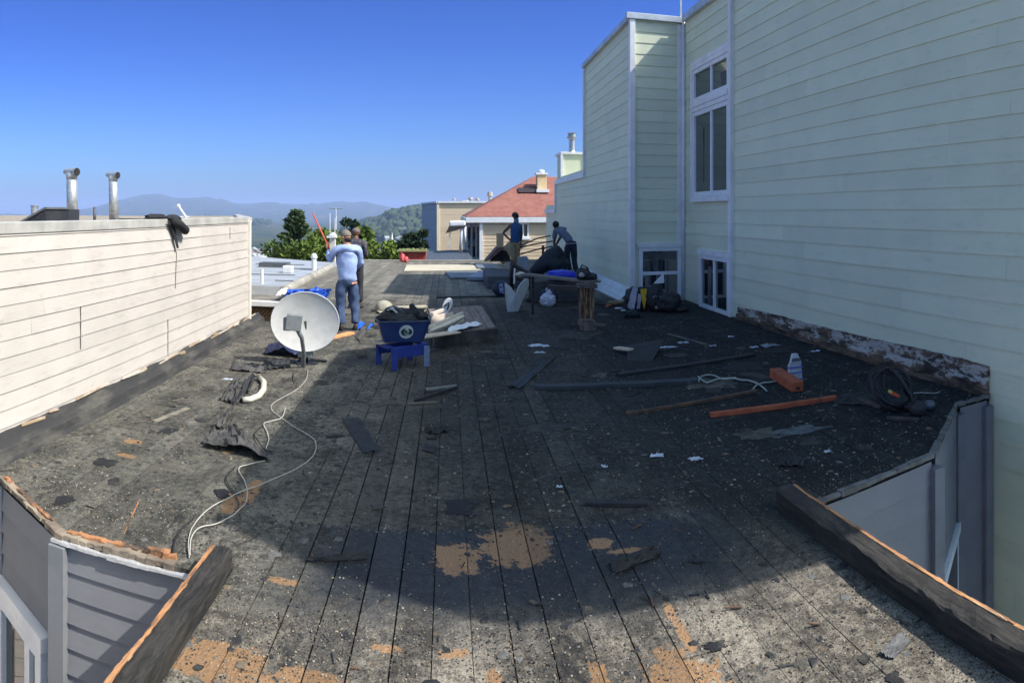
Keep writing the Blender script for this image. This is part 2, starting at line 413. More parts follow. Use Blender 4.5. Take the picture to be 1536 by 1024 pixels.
def build_grit():
    # loose grit and crumbs of felt lying on the boards
    import numpy as np
    rng = np.random.default_rng(3)
    def chips(name, n, smin, smax, ymin, ymax, power, mats, flat=.45):
        vs = []; fs = []; mi = []
        c = 0
        while c < n:
            y = ymin+(ymax-ymin)*(rng.random()**power); x = rng.uniform(-3.45, 5.4)
            if y < ylow(x)+.02: continue
            if noise.noise(Vector((x*1.1, y*1.1, 4)))+.55*noise.noise(Vector((x*4, y*4, 9))) < rng.uniform(-.9, .45): continue
            if 3.3 < y < 4.25 and -1 < x < 1.8 and rng.random() < .6: continue
            s = smin+(smax-smin)*rng.random()**3; a = rng.random()*6.28
            o = len(vs)
            k = 5
            for j in range(k):
                t = a+j*6.283/k+rng.uniform(-.4,.4); q = s*rng.uniform(.5,1)
                vs.append((x+q*cos(t), y+q*sin(t), .0015)); 
            for j in range(k):
                vx, vy, _ = vs[o+j]; vs.append((x+(vx-x)*.7, y+(vy-y)*.7, .002+s*flat*rng.uniform(.4,1.3)))
            m_ = int(rng.choice(len(mats[1]), p=mats[1]))
            for j in range(k):
                fs.append((o+j, o+(j+1) % k, o+k+(j+1) % k, o+k+j)); mi.append(m_)
            fs.append(tuple(o+k+j for j in range(k))); mi.append(m_); c += 1
        me = bpy.data.meshes.new(name); me.from_pydata(vs, [], fs)
        for mm in mats[0]: me.materials.append(mm)
        me.polygons.foreach_set('material_index', mi)
        o = bpy.data.objects.new(name, me); COL.objects.link(o); struct(o, 'stuff'); return o
    gm = [M('grit_pale', (.34,.30,.24), (.22,.195,.16), .8, 30, bump=0), M('grit_black', (.016,.016,.018), (.03,.03,.03), .7, 30, bump=0), M('grit_brown', (.17,.13,.09), (.10,.08,.06), .9, 30, bump=0), M('grit_grey', (.13,.13,.125), (.08,.08,.08), .9, 30, bump=0)]
    o = chips('roof_gravel', 30000, .0016, .0105, 1.9, 12.5, 1.9, (gm, [.11,.41,.2,.28]))
    tag(o, 'loose gravel and grit scattered over the boards', 'gravel')
    o = chips('coarse_grit', 15000, .005, .020, 4.2, 13, 1.35, (gm, [.10,.45,.17,.28]), flat=.3)
    tag(o, 'coarse dark grit over the middle of the roof', 'gravel')
    o = chips('fine_gravel', 24000, .002, .0085, 1.95, 4.3, 1.3, (gm, [.20,.40,.2,.20]))
    tag(o, 'dense fine gravel on the nearest boards', 'gravel')
    o = chips('tar_paper_crumbs', 1500, .012, .055, 2.2, 14, 1.5, (gm[1:], [.62,.12,.26]), flat=.12)
    tag(o, 'small torn crumbs of tar paper on the boards', 'debris')
build_grit()

def remnants():
    # torn sheets of the old felt still stuck to the boards: real thin layers with ragged edges
    rnd = random.Random(31); vs = []; fs = []; mi = []
    def patch(cx, cy, rx, ry, rot, th, m_, seed, n=44, rag=.35):
        o = len(vs); ring = []
        for j in range(n):
            a = 2*pi*j/n; sq = 1/max(abs(cos(a)), abs(sin(a)))**.6
            k = sq*(1+rag*noise.fractal(Vector((cos(a)*1.7+seed, sin(a)*1.7, seed*.7)), 1, 2, 5))
            x = rx*k*cos(a); y = ry*k*sin(a); X = cx+x*cos(rot)-y*sin(rot); Y = cy+x*sin(rot)+y*cos(rot)
            X = min(max(X, -3.3), 5.3); Y = max(Y, ylow(X)+.02)
            if Y < 4.3: X = min(X, 2.15) if X > 1 else max(X, -1.18) if cx > -1.3 and Y < 3.6 else X
            ring.append((X, Y))
        for X, Y in ring: vs.append((X, Y, .001))
        for j, (X, Y) in enumerate(ring): vs.append((X, Y, th+max(0, .010*noise.noise(Vector((X*7, Y*7, seed))))))
        for j, (X, Y) in enumerate(ring): vs.append((cx+(X-cx)*.86, cy+(Y-cy)*.86, th+.001+.002*noise.noise(Vector((X*5, Y*5, seed)))))
        for j, (X, Y) in enumerate(ring): vs.append((cx+(X-cx)*.4, cy+(Y-cy)*.4, th+.002))
        for l in range(3):
            for j in range(n): fs.append((o+l*n+j, o+l*n+(j+1) % n, o+(l+1)*n+(j+1) % n, o+(l+1)*n+j)); mi.append(m_)
        fs.append(tuple(o+3*n+j for j in range(n))); mi.append(m_)
    k = 0
    while k < 130:
        y = 2.3+12*rnd.random()**1.5; xx = rnd.uniform(-3.2, 5.1)
        if y < ylow(xx)+.15 or (abs(xx+.2) < .9 and 3.6 < y < 4.3): continue
        if xx > 2.0 and y < 4.2: continue
        s_ = rnd.uniform(.02,.045) if y < 3.6 else (rnd.uniform(.03,.12) if rnd.random() < .88 else rnd.uniform(.15,.4))
        if xx < -1.4: s_ = min(s_, .09)
        patch(xx, y, s_, s_*rnd.uniform(.4,1.2), rnd.random()*3.1, rnd.uniform(.0025,.006), rnd.choices((0,1,2),(.5,.35,.15))[0], rnd.random()*90, n=26 if s_ < .13 else 40, rag=.55); k += 1
    me = bpy.data.meshes.new('felt_remnants'); me.from_pydata(vs, [], fs)
    g1 = M('remnant_grey', (.022,.022,.023), (.060,.057,.050), .9, 9, contrast=(.4,.6), bump=.9, bscale=60, dirt=(.015,.015,.017), dirt_amt=(.5,.62))
    g2 = M('remnant_black', (.008,.009,.012), (.030,.030,.030), .8, 11, contrast=(.45,.7), bump=.9, bscale=60)
    g3 = M('remnant_tan', (.12,.105,.082), (.07,.065,.055), .9, 11, contrast=(.4,.6), bump=.9, bscale=60, dirt=(.03,.03,.03), dirt_amt=(.5,.62))
    for q in (g1, g2, g3): me.materials.append(q)
    me.polygons.foreach_set('material_index', mi)
    o = bpy.data.objects.new('felt_remnants', me); COL.objects.link(o); struct(o, 'stuff'); tag(o, 'ragged remnants of old roofing felt stuck to the boards', 'roofing felt')
remnants()
# ================================================================ the green building on the right
WHT = M('white_trim', (.76,.77,.79), (.66,.67,.70), .5, 3, dirt=(.30,.30,.31), dirt_amt=(.6,.8), bump=.08)
WHT2 = M('white_window_paint', (.74,.76,.80), (.66,.68,.72), .4, 4, bump=.04)
def siding_mat(name, c, c2, dirt, stain=(.62,.8), sc=1.3, wear=None):
    m, nt, b = newmat(name); N = NT(nt); v = N.co()
    n0 = N.noise(v, sc, 7, .6); n1 = N.noise(N.mapping(v, scale=(1,1,5)), 2.3, 9, .72); n2 = N.noise(v, 34, 7, .75)
    col = N.mix(N.ramp(n0, .3, .7), c, c2)
    col = N.mix(N.ramp(n1, *stain, 0, .7), col, dirt)
    col = N.mix(N.ramp(n2, .64, .74, 0, .35), col, tuple(x*.55 for x in dirt))
    at = N.n('ShaderNodeAttribute', attribute_name='tone').outputs['Fac']
    tone = N.math('ADD', N.math('MULTIPLY', at, .10), .95)
    t3 = N.n('ShaderNodeCombineXYZ')
    for i in range(3): N.put(t3.inputs[i], tone)
    col = N.mix(1.0, col, t3.outputs[0], 'MULTIPLY')
    if wear: col = N.mix(N.ramp(N.noise(N.mapping(v, loc=(3,7,1)), 3.1, 11, .78), .625, .68), col, wear)
    N.put(b.inputs['Base Color'], col); b.inputs['Roughness'].default_value = .62; b.inputs['Specular IOR Level'].default_value = .3
    h = N.noise(N.mapping(v, scale=(1,1,7)), 9, 8, .7)
    N.put(b.inputs['Normal'], N.bump(h, .22, .008, N.bump(N.noise(v, .9, 3, .5), .12, .05)))
    return m
GREEN = siding_mat('sage_siding', (.655,.695,.53), (.61,.65,.50), (.45,.52,.39), (.53,.76))
def siding(name, mat, P0, U, Nn, rows, parent, lip=.016, joint=None, split=3.6, seed=1):
    # rows: (h0, h1, ua, ub)  lapped boards, each with a butt edge standing proud
    rnd = random.Random(seed); mb = MB(); tones = []; P0 = Vector(P0); U = Vector(U).normalized(); Nn = Vector(Nn).normalized()
    for h0, h1, ua, ub in rows:
        if ub-ua < .01: continue
        cuts = [ua]; u = ua+rnd.uniform(.6, split)
        while u < ub-.5: cuts.append(u); u += rnd.uniform(split*.75, split*1.25)
        cuts.append(ub)
        for a, b in zip(cuts, cuts[1:]):
            g = .0015 if b < ub-.001 else 0; n = max(1, int((b-a)/.9)); t = rnd.random(); lipb = lip+rnd.uniform(-.0015, .0025)
            for k in range(n):
                x0 = a+(b-g-a)*k/n; x1 = a+(b-g-a)*(k+1)/n
                def q(u, h, o): return P0+U*u+Vector((0,0,h))+Nn*o
                w0 = .0018*noise.noise(Vector((x0*.8, h0*3, seed))); w1 = .0018*noise.noise(Vector((x1*.8, h0*3, seed)))
                mb.add([q(x0,h0+w0,0),q(x1,h0+w1,0),q(x0,h0+w0,lipb),q(x1,h0+w1,lipb),q(x0,h1,.003),q(x1,h1,.003)], [(0,1,3,2),(2,3,5,4)]); tones += [t, t]
    o = mb.build(name, mat, parent)
    at = o.data.attributes.new('tone', 'FLOAT', 'FACE'); at.data.foreach_set('value', tones)
    return o
GB = thing('green_building', 'tall sage green clapboard building with white trim rising along the right of the roof', 'building', (5.45, 12, -9))
NEARE = [(-9,3.3),(0,3.3),(3.9,2.1),(4.98,1.8),(5.94,1.4),(7.8,1.6),(8.1,1.9)]  # unseen near end, its outline shaped for the shadow on the roof
FARE = [(6.5,8.65),(7.36,7.9),(8.1,7.1)]  # unseen raised top, shaped for the sunlit notch in that shadow
rows = []
h = 1.83-.258*42
while h < 8.1:
    h1 = min(h+.258, 8.1)
    if h < 6.5 < h1: h1 = 6.5
    far = 14.75 if h1 <= 6.5 else interp(h1, FARE)
    rows.append((h, h1, interp(h, NEARE), far)); h = h1
siding('wall', GREEN, (5.45,0,0), (0,1,0), (-1,0,0), rows, GB, seed=3, split=4.2, lip=.017)
core = MB()
prof = [(y, h) for h, y in NEARE]+[(y, h) for h, y in reversed(FARE)]+[(20.0, 6.5), (20.0, -9)]
core.prism([(5.455, y, h) for y, h in prof], (6.5, 0, 0))
core.build('inner_wall', M('green_core', (.30,.35,.28), (.28,.33,.26), .8), GB, fix=True)
# bay / tower standing forward at the far end
TX, TY = 4.19, 14.75
r1 = []; r2 = []; r3 = []
h = 1.83-.258*12
while h < 6.5:
    h1 = min(h+.258, 6.5)
    r1.append((h, h1, 0, 5.45-TX))                       # camera side face (drawn later, round the window)
    end = 20.05 if h >= 3.2 else (25.5 if h >= 2.1 else 28.2)
    r2.append((h, h1, TY, end)); h = h1
siding('bay_wall', GREEN, (TX,0,0), (0,1,0), (-1,0,0), r2, GB, seed=5, split=5)
siding('bay_wall', GREEN, (TX,TY,0), (1,0,0), (0,-1,0), r1, GB, seed=6, split=9)
b = MB(); b.prism([(TX+.006,TY+.006,-.03),(TX+.006,20.05,-.03),(11.9,20.05,-.03),(11.9,TY+.006,-.03)], (0,0,6.53))
b.prism([(TX+.006,20.05,-9),(TX+.006,25.5,-9),(11.9,25.5,-9),(11.9,20.05,-9)], (0,0,12.15))
b.prism([(TX+.006,25.5,-9),(TX+.006,28.2,-9),(11.9,28.2,-9),(11.9,25.5,-9)], (0,0,11.05))
b.build('inner_wall', MATS['green_core'], GB)
t = MB()                                                  # corner boards and roof edge trims
t.box((TX-.02, TY-.02, 3.25), (.13,.13,6.56)); cbo = t.build('corner_board', WHT, GB, bevel=.006)
t = MB(); t.box((5.40, 11.95, 2.2), (.09,.12,8.62)); t.build('corner_board', WHT, GB, bevel=.006)
t = MB(); t.box((5.36, TY-.028, 3.2), (.16,.045,6.5)); t.build('corner_board', WHT, GB, bevel=.006)
t = MB(); t.tube([(5.40, TY-.10, 0), (5.40, TY-.10, 6.5)], .042, 12); t.build('drainpipe', WHT, GB, smooth=True)
t = MB(); t.box((5.40, TY+.10, 6.82), (.05,.05,.5)); t.build('vent_stub', M('galvanised', (.42,.44,.47), (.30,.32,.35), .4, 9, metal=.6), GB)
CAPM = M('cap_flashing', (.52,.55,.60), (.38,.41,.46), .45, 2, metal=.35, dirt=(.25,.27,.30))
t = MB(); t.box(((TX+5.45)/2+.0, TY-.03, 6.545), (5.45-TX+.34, .16, .14)); t.box((TX-.03, (TY+20.05)/2+.05, 6.54), (.16, 20.05-TY+.0, .13)); t.build('roof_edge', CAPM, GB, bevel=.008)
t = MB(); t.box((5.41, (8.6+TY)/2-.1, 6.56), (.16, TY-8.6-.15, .17)); t.build('roof_edge', CAPM, GB, bevel=.008)
t = MB(); t.box((TX-.02, 22.75, 3.2), (.14, 5.5, .17)); t.box((TX-.02, 26.85, 2.1), (.14, 2.7, .16)); t.box((TX-.02, 20.02, 4.85), (.12,.12,3.2)); t.box((TX-.02, 25.52, 2.64), (.12,.1,1.0)); t.build('roof_edge', WHT, GB, bevel=.006)
# white base flashing at the foot of the bay
t = MB(); t.prism([(TX-.03,TY,0.0),(TX-.30,TY-.05,.005),(TX-.34,19.6,.005),(TX-.03,19.6,.35)], (0,0,.03)); t.sheet([(TX-.03,TY+.1,.30),(TX-.28,TY+.1,.02),(TX-.34,19.7,.02),(TX-.03,19.7,.36)], 20, 3, .02, 5, 3); t.build('base_flashing', WHT, GB)
# windows of the green building
GLASS, nt, bb = newmat('dark_window_glass'); bb.inputs['Base Color'].default_value = (.012,.017,.022,1); bb.inputs['Roughness'].default_value = .04; bb.inputs['Specular IOR Level'].default_value = 1.0; bb.inputs['IOR'].default_value = 2.1
BLIND = M('window_interior', (.10,.11,.11), (.04,.05,.055), .7, 2)
def window(parent, P0, U, Nn, u0, u1, h0, h1, fr=.09, depth=.07, mull_u=(), mull_h=(), name='window', interior=None, glass=None):
    P0 = Vector(P0); U = Vector(U).normalized(); Nn = Vector(Nn).normalized()
    def bx(mb, a, b, c, d, o, th):
        p = [P0+U*a+Vector((0,0,c)), P0+U*b+Vector((0,0,c)), P0+U*b+Vector((0,0,d)), P0+U*a+Vector((0,0,d))]
        mb.prism([q+Nn*(o-th) for q in p], Nn*th)
    g = MB(); bx(g, u0+fr*.5, u1-fr*.5, h0+fr*.5, h1-fr*.5, .024, .004)
    win = g.build(name, glass or GLASS, parent)
    f = MB(); bx(f, u0, u1, h1-fr, h1, depth, depth-.004); bx(f, u0, u1, h0, h0+fr, depth, depth-.004); bx(f, u0, u0+fr, h0+fr, h1-fr, depth, depth-.004); bx(f, u1-fr, u1, h0+fr, h1-fr, depth, depth-.004)
    w2 = fr*.45
    for m_ in mull_u: bx(f, m_-w2, m_+w2, h0+fr, h1-fr, depth-.012, depth-.018)
    for m_ in mull_h: bx(f, u0+fr, u1-fr, m_-w2, m_+w2, depth-.018, depth-.024)
    f.build('window_frame', WHT2, win, bevel=.004)
    s = MB(); bx(s, u0-.04, u1+.04, h1+.001, h1+.10, depth+.02, depth+.016); s.build('head_trim', WHT, win, bevel=.004)
    if interior:
        i = MB()
        for a, b_, c, d in interior: bx(i, a, b_, c, d, .028, .003)
        i.build('blind', BLIND, win)
    return win
window(GB, (5.45,0,0), (0,1,0), (-1,0,0), 12.02, 14.0, 2.40, 4.28, .10, .075, mull_u=(12.95,), interior=[(13.42,13.5,2.7,3.9)])
window(GB, (5.45,0,0), (0,1,0), (-1,0,0), 12.02, 14.0, 4.50, 5.22, .09, .075, mull_u=(12.95,), interior=[(12.1,12.5,4.6,4.9)])
s = MB(); s.box((5.40, 13.01, 2.335), (.15, 2.1, .12)); s.build('window_sill', WHT, GB, bevel=.006)
s = MB(); s.box((5.395, 13.01, 4.44), (.10, 1.98, .11)); s.build('window_casing', WHT, GB, bevel=.004)
s = MB(); s.box((5.405, 14.06, 3.84), (.085, .11, 2.95)); s.build('window_casing', WHT, GB, bevel=.004)
s = MB(); s.box((5.40, 13.01, 5.36), (.10, 2.1, .09)); s.build('window_casing', WHT, GB, bevel=.004)
window(GB, (5.45,0,0), (0,1,0), (-1,0,0), 12.02, 13.62, -.02, 1.14, .09, .075, mull_u=(12.8,), interior=[(13.0,13.2,.1,.9)])
window(GB, (TX,TY,0), (1,0,0), (0,-1,0), .14, 1.17, -.02, 1.24, .085, .075, mull_h=(.64,), interior=[(.25,1.05,.95,1.13),(.25,.4,.7,.93),(.5,.58,.7,.93),(.8,.86,.7,.93)])
# rotten base board where the roofing was torn away
def rotten_board():
    m, nt, b = newmat('rotten_painted_board'); N = NT(nt); v = N.co()
    n1 = N.noise(N.mapping(v, scale=(1,.35,1.6)), 7, 10, .72, .5); n2 = N.noise(v, 40, 6, .7)
    wood = N.mix(N.ramp(n1, .4, .6), (.035,.026,.020), (.16,.11,.075))
    Z = N.sep(N.n('ShaderNodeTexCoord').outputs['Object'])[2]
    col = N.mix(N.math('MULTIPLY', N.ramp(N.math('ADD', N.math('ADD', Z, N.math('MULTIPLY', n1, .75)), N.math('MULTIPLY', n2, .12)), 9.56, 9.60), N.ramp(N.noise(N.mapping(v, scale=(1,.5,1.3), loc=(3,1,8)), 5, 9, .75), .49, .53)), wood, (.40,.38,.355))
    N.put(b.inputs['Base Color'], col); b.inputs['Roughness'].default_value = .9; N.put(b.inputs['Normal'], N.bump(n1, .9, .02)); return m
def ragged(name, mat, pts_top, pts_bot, out, parent, n=90, amp=.02, seed=1, thick=.05, Nn=(-1,0,0)):
    # a long ragged board between two measured edges (lists of points), standing out from the wall
    Nn = Vector(Nn); mb = MB(); m = 7; vs = []
    def along(pts, t):
        t *= len(pts)-1; i = min(int(t), len(pts)-2); return pts[i].lerp(pts[i+1], t-i)
    for i in range(n+1):
        t = i/n; a = along(pts_top, t); c = along(pts_bot, t)
        for j in range(m+1):
            v = j/m; p = a.lerp(c, v); L = (c-a).length
            q = noise.fractal(Vector((t*n*.16, v*2.5, seed)), 1, 2, 4)
            p = p+Vector((0,0,1))*amp*.6*noise.noise(Vector((t*n*.35, v, seed+5)))+Nn*(out+amp*q+(thick*.5 if v > .55 else 0))
            vs.append(p)
    W = m+1
    fs = [(i*W+j, (i+1)*W+j, (i+1)*W+j+1, i*W+j+1) for i in range(n) for j in range(m)]
    K = len(vs); back = [v-Nn*(out+amp) for v in vs]
    fs += [(K+i*W, K+(i+1)*W, (i+1)*W, i*W) for i in range(n)]
    fs += [(i*W+m, (i+1)*W+m, K+(i+1)*W+m, K+i*W+m) for i in range(n)]
    fs += [(j, j+1, K+j+1, K+j) for j in range(m)]+[(n*W+j+1, n*W+j, K+n*W+j, K+n*W+j+1) for j in range(m)]
    mb.add(vs+back, fs)
    return mb.build(name, mat, parent)
top = [WX(x, y, 5.43) for x, y in ((1108,460),(1160,470),(1225,487),(1300,505),(1372,520),(1440,536),(1484,549))]
bot = [Vector((p.x, p.y, .0)) for p in top]
ragged('base_board', rotten_board(), top, bot, .03, GB, amp=.018, thick=.07)
# chimney chase on the lower roof
CH = thing('chimney_chase', 'pale green boxed chimney with a round metal flue behind the stepped parapet', 'chimney', (4.9, 24.4, 3.15))
c = MB(); c.box((4.66,24.9,3.68), (.9,1.1,1.06)); c.build('shaft', GREEN, CH)
c = MB(); c.box((4.66,24.9,4.24), (1.04,1.24,.09)); c.build('cap', WHT, CH, bevel=.01)
for x_ in (4.19, 5.12): c = MB(); c.box((x_,24.33,3.68), (.09,.09,1.06)); c.build('corner_board', WHT, CH)
c = MB(); c.lathe((4.66,24.8,4.28), [(.15,0),(.15,.03),(.11,.1),(.11,.52),(.17,.55),(.19,.62),(.15,.63),(.15,.74),(.2,.76),(.02,.8)], 16); c.build('flue', MATS['galvanised'], CH, smooth=False)

# ================================================================ the white building on the left
CREAM = siding_mat('cream_siding', (.52,.48,.45), (.47,.435,.405), (.33,.305,.28), (.50,.76), 1.6, wear=(.42,.38,.33))
WB = thing('white_building', 'cream painted clapboard building close along the left, flat roof level with the eye', 'building', (-3.5, 8, -9))
rows = []; h = 1.70-.1477*73
while h < 1.85:
    h1 = min(h+.1477, 1.87); rows.append((h, h1, -2, 11.3)); h = h1
siding('wall', CREAM, (-3.5,0,0), (0,1,0), (1,0,0), rows, WB, lip=.011, seed=11, split=4.4)
c = MB(); c.prism([(-3.505,-2,-9),(-3.505,11.35,-9),(-11.8,36,-9),(-40,36,-9),(-40,-2,-9)], (0,0,10.84)); c.build('flat_roof', M('gravel_roof', (.33,.28,.22), (.22,.19,.15), .95, 3, bump=.6), WB)
c = MB(); c.box((-3.62,4.7,1.915), (.28,13.34,.10)); c.beam((-3.56,11.35,1.91),(-11.8,36,1.88),.24,.10); c.build('parapet_cap', M('weathered_metal_cap', (.52,.51,.48), (.36,.35,.33), .6, 2.2, metal=.2, dirt=(.12,.11,.10)), WB, bevel=.006)
c = MB(); c.box((-3.475,11.31,-3.1), (.05,.10,10.0)); c.build('corner_board', M('cream_trim', (.72,.67,.60), (.62,.57,.50), .6, 6), WB)
c = MB(); c.prism([(-3.5,11.37,-9),(-3.95,12.6,-9),(-4.4,12.6,-9),(-4.4,11.37,-9)], (0,0,10.3)); c.build('rear_wall', MATS['cream_trim'], WB)
# joint boards: a patched section of different width
for (x0,y0,x1,y1) in ((121,459,121,523),(265,377,263,432),(252,478,252,533),(345,340,345,358)):
    c = MB(); a_ = WX(x0,y0,-3.485); b_ = WX(x1,y1,-3.485); c.beam(a_, b_, .006, .006, up=(1,0,0)); c.build('board_joint', M('joint_gap', (.10,.09,.08), (.06,.05,.05), .9), WB)
TARM = M('tar_curb', (.030,.030,.031), (.085,.080,.072), .8, 5, (1,.4,1), contrast=(.45,.7), bump=.8, bscale=26)
def curb():
    mb = MB(); n = 110; rows_ = []
    for i in range(n+1):
        y = -1.5+13.4*i/n; k = noise.fractal(Vector((y*1.6, 2, 1)), 1, 2, 5); k2 = noise.noise(Vector((y*5, 8, 1)))
        rows_.append([(-3.482, y, .20+.03*k), (-3.46+.01*k2, y, .185+.03*k), (-3.44+.012*k, y, .145), (-3.40, y, .125+.012*k2), (-3.37+.01*k, y, .10), (-3.355+.012*k2, y, .04), (-3.33+.02*k, y, -.001)])
    vs = [p for r in rows_ for p in r]; W = 7
    mb.add(vs, [(i*W+j, i*W+j+1, (i+1)*W+j+1, (i+1)*W+j) for i in range(n) for j in range(W-1)])
    o = mb.build('tarred_curb', TARM, None, smooth=False)
    return tag(o, 'black tarred cant strip running along the foot of the cream wall', 'curb')
curb()
rr = random.Random(5)
for i in range(18):
    c = MB(); y = rr.uniform(4.2, 11); L = rr.uniform(.15, .8)
    a_ = Vector((-3.452, y, .19+rr.uniform(-.01,.035))); c.beam(a_, a_+Vector((.004, L, rr.uniform(-.02,.02))), .012, rr.uniform(.012,.03)); c.build('splintered_board', M('splinter_wood', (.36,.26,.17), (.55,.50,.44), .85, 9, (1,.2,1), contrast=(.45,.55), bump=.5), WB)

# pipes and things on the white building's roof
GALV = MATS['galvanised']
ZINC = M('zinc_pipe', (.50,.52,.54), (.33,.35,.37), .42, 14, metal=.55, dirt=(.20,.19,.17), dirt_amt=(.56,.7), bump=.1)
DARKIN = M('opening_shade', (.02,.02,.02), (.01,.01,.01), .9)  # near-black colour stands in for the shade inside openings
def tvent(px, r, label, rad, hgt):
    p = A(px, 318, r); base = Vector((p.x, p.y, 1.84))
    t = thing('vent_pipe', label, 'vent pipe', base, 'metal vent pipes on the white roof')
    m = MB(); m.tube([base, base+Vector((-.02,0,hgt))], [rad, rad*.93], 18); m.build('pipe', ZINC, t, smooth=True)
    top = base+Vector((-.02,0,hgt))
    d = Vector((.92,-.4,.03)).normalized()
    m = MB(); m.tube([top-d*rad*1.9+Vector((0,0,.03)), top+Vector((0,0,.0)), top+d*rad*1.6+Vector((0,0,-.01))], [rad*.5, rad*.72, rad*.66], 16, caps=False); m.tube([top-d*rad*1.9+Vector((0,0,.03)), top-d*rad*1.95+Vector((0,0,.035))], [rad*.5,.01], 16, caps=False)
    m.tube([top-Vector((0,0,rad*1.1)), top-Vector((0,0,.2*rad))], [rad*.98, rad*1.0], 18); hd = m.build('tee_head', ZINC, t, smooth=True)
    m = MB(); m.tube([top+d*rad*1.58, top+d*rad*1.62], rad*.63, 16); m.build('opening', DARKIN, hd)  # black disc painted as the dark mouth of the pipe
    m = MB(); m.tube([base, base+Vector((0,0,.05))], [rad*1.5, rad*1.15], 18); m.build('collar', M('black_flashing', (.02,.02,.022), (.05,.05,.05), .8, 9), t)
tvent(109, 12.0, 'taller and thicker of the two galvanised pipes with tee heads on the white roof', .105, .93)
tvent(171, 13.6, 'slimmer galvanised pipe with a tee head, right of the thicker one', .098, .96)
p = A(142, 318, 12.5); p.z = 1.84
t = thing('vent_stub', 'short dark pipe standing between the two tee-headed vents', 'vent pipe', p); m = MB(); m.tube([p, p+Vector((0,0,.31))], .03, 10); m.build('pipe', M('dark_pipe', (.10,.11,.12), (.06,.06,.07), .6), t, smooth=True); m = MB(); m.box(p+Vector((0,0,.03)), (.17,.17,.07)); m.build('flashing', MATS['black_flashing'], t)
p = A(52, 318, 14); p.z = 1.84
m = MB(); m.tube([p, p+Vector((0,0,.34))], .08, 12); m.tube([p+Vector((0,0,.34)), p+Vector((0,0,.36))], .095, 12); tag(m.build('vent_stub', GALV, smooth=False), 'stubby grey pipe half hidden behind the dark skylight', 'vent pipe')
# skylight wedge
q0 = A(29, 318, 10.4); q1 = A(68, 318, 10.2); q2 = A(103, 318, 10.9)
SKY = thing('skylight', 'dark wedge-shaped skylight box at the left edge of the white roof', 'skylight', Vector((q1.x,q1.y,1.84)))
m = MB(); back = Vector((-.35,.9,0))
m.prism([(q0.x,q0.y,1.84),(q1.x,q1.y,1.84),(q1.x,q1.y,2.10),(q0.x,q0.y,1.87)], back); m.prism([(q1.x+.002,q1.y,1.84),(q2.x,q2.y,1.84),(q2.x,q2.y,2.10),(q1.x+.002,q1.y,2.10)], back); m.build('box', M('charcoal_metal', (.016,.018,.024), (.028,.03,.035), .6, 4), SKY)
m = MB(); m.beam(Vector((q1.x,q1.y,2.115))+back*.5*0, Vector((q2.x,q2.y,2.115)), .05, .03); m.beam((q0.x,q0.y,1.885),(q1.x,q1.y,2.115), .05, .03); m.build('frame', M('grey_frame', (.12,.13,.14), (.08,.09,.1), .5), SKY)
a_ = A(186, 318, 15); b_ = A(240, 318, 14); m = MB(); m.beam(Vector((a_.x,a_.y,1.88)), Vector((b_.x,b_.y,1.88)), .5, .07); tag(m.build('rolled_felt', M('black_felt', (.025,.024,.024), (.05,.048,.045), .9, 6)), 'dark roll of felt lying on the white roof by the vents', 'felt')
# black jacket over the parapet
m = MB(); pj = WX(258, 327, -3.55)
JB = M('black_cloth', (.010,.011,.014), (.022,.023,.027), .85, 14, bump=.5)
J = thing('black_glove', 'limp black work glove with a flat piece for its shadow, hung over the parapet cap of the white building', 'glove', Vector((-3.52, pj.y, 1.95)))
def wy(px, py, X=-3.47): return WX(px, py, X)
m.blob((-3.60, wy(247,0).y, 1.985), (.10,.26,.045), 3, .35, 3, 2); m.blob((-3.50, wy(262,0).y, 1.97), (.07,.22,.05), 3, .3, 3, 5); m.build('palm', JB, J, smooth=True)
m = MB(); a_ = wy(258,330,-3.43); b_ = wy(278,345,-3.42)
m.tube([a_, a_.lerp(b_,.4)+Vector((.03,0,0)), b_, b_+Vector((0,.03,-.04))], [.05,.06,.062,.03], 10); m.tube([wy(262,331,-3.42), wy(268,337,-3.41)], [.05,.03], 8); m.build('finger', JB, J, smooth=True)
m = MB(); P = [wy(253,332,-3.455), wy(257,340,-3.455), wy(262,356,-3.455), wy(266,372,-3.455)]
m.prism([P[0]+Vector((0,-.06,0)), P[1]+Vector((0,-.03,0)), P[2]+Vector((0,-.03,0)), P[3]+Vector((0,-.02,0)), P[3]+Vector((0,.035,0)), P[2]+Vector((0,.06,0)), P[1]+Vector((0,.10,0)), P[0]+Vector((0,.12,0))], (.008,0,0)); m.build('strap', JB, J, fix=True)  # flat dark piece shaped as the glove's shadow on the wall
pa = A(272, 318, 11.2); pa.z = 1.95
m = MB(); m.tube([pa+Vector((.10,0,0)), pa+Vector((-.04,0,.19))], .018, 6); m.tube([pa+Vector((-.10,0,.02)), pa+Vector((.14,0,.02))], .014, 6); m.blob(pa+Vector((-.05,0,.21)), .035, 1); tag(m.build('antenna_bracket', WHT2), 'small white slanted bracket on the far corner of the white roof', 'bracket')
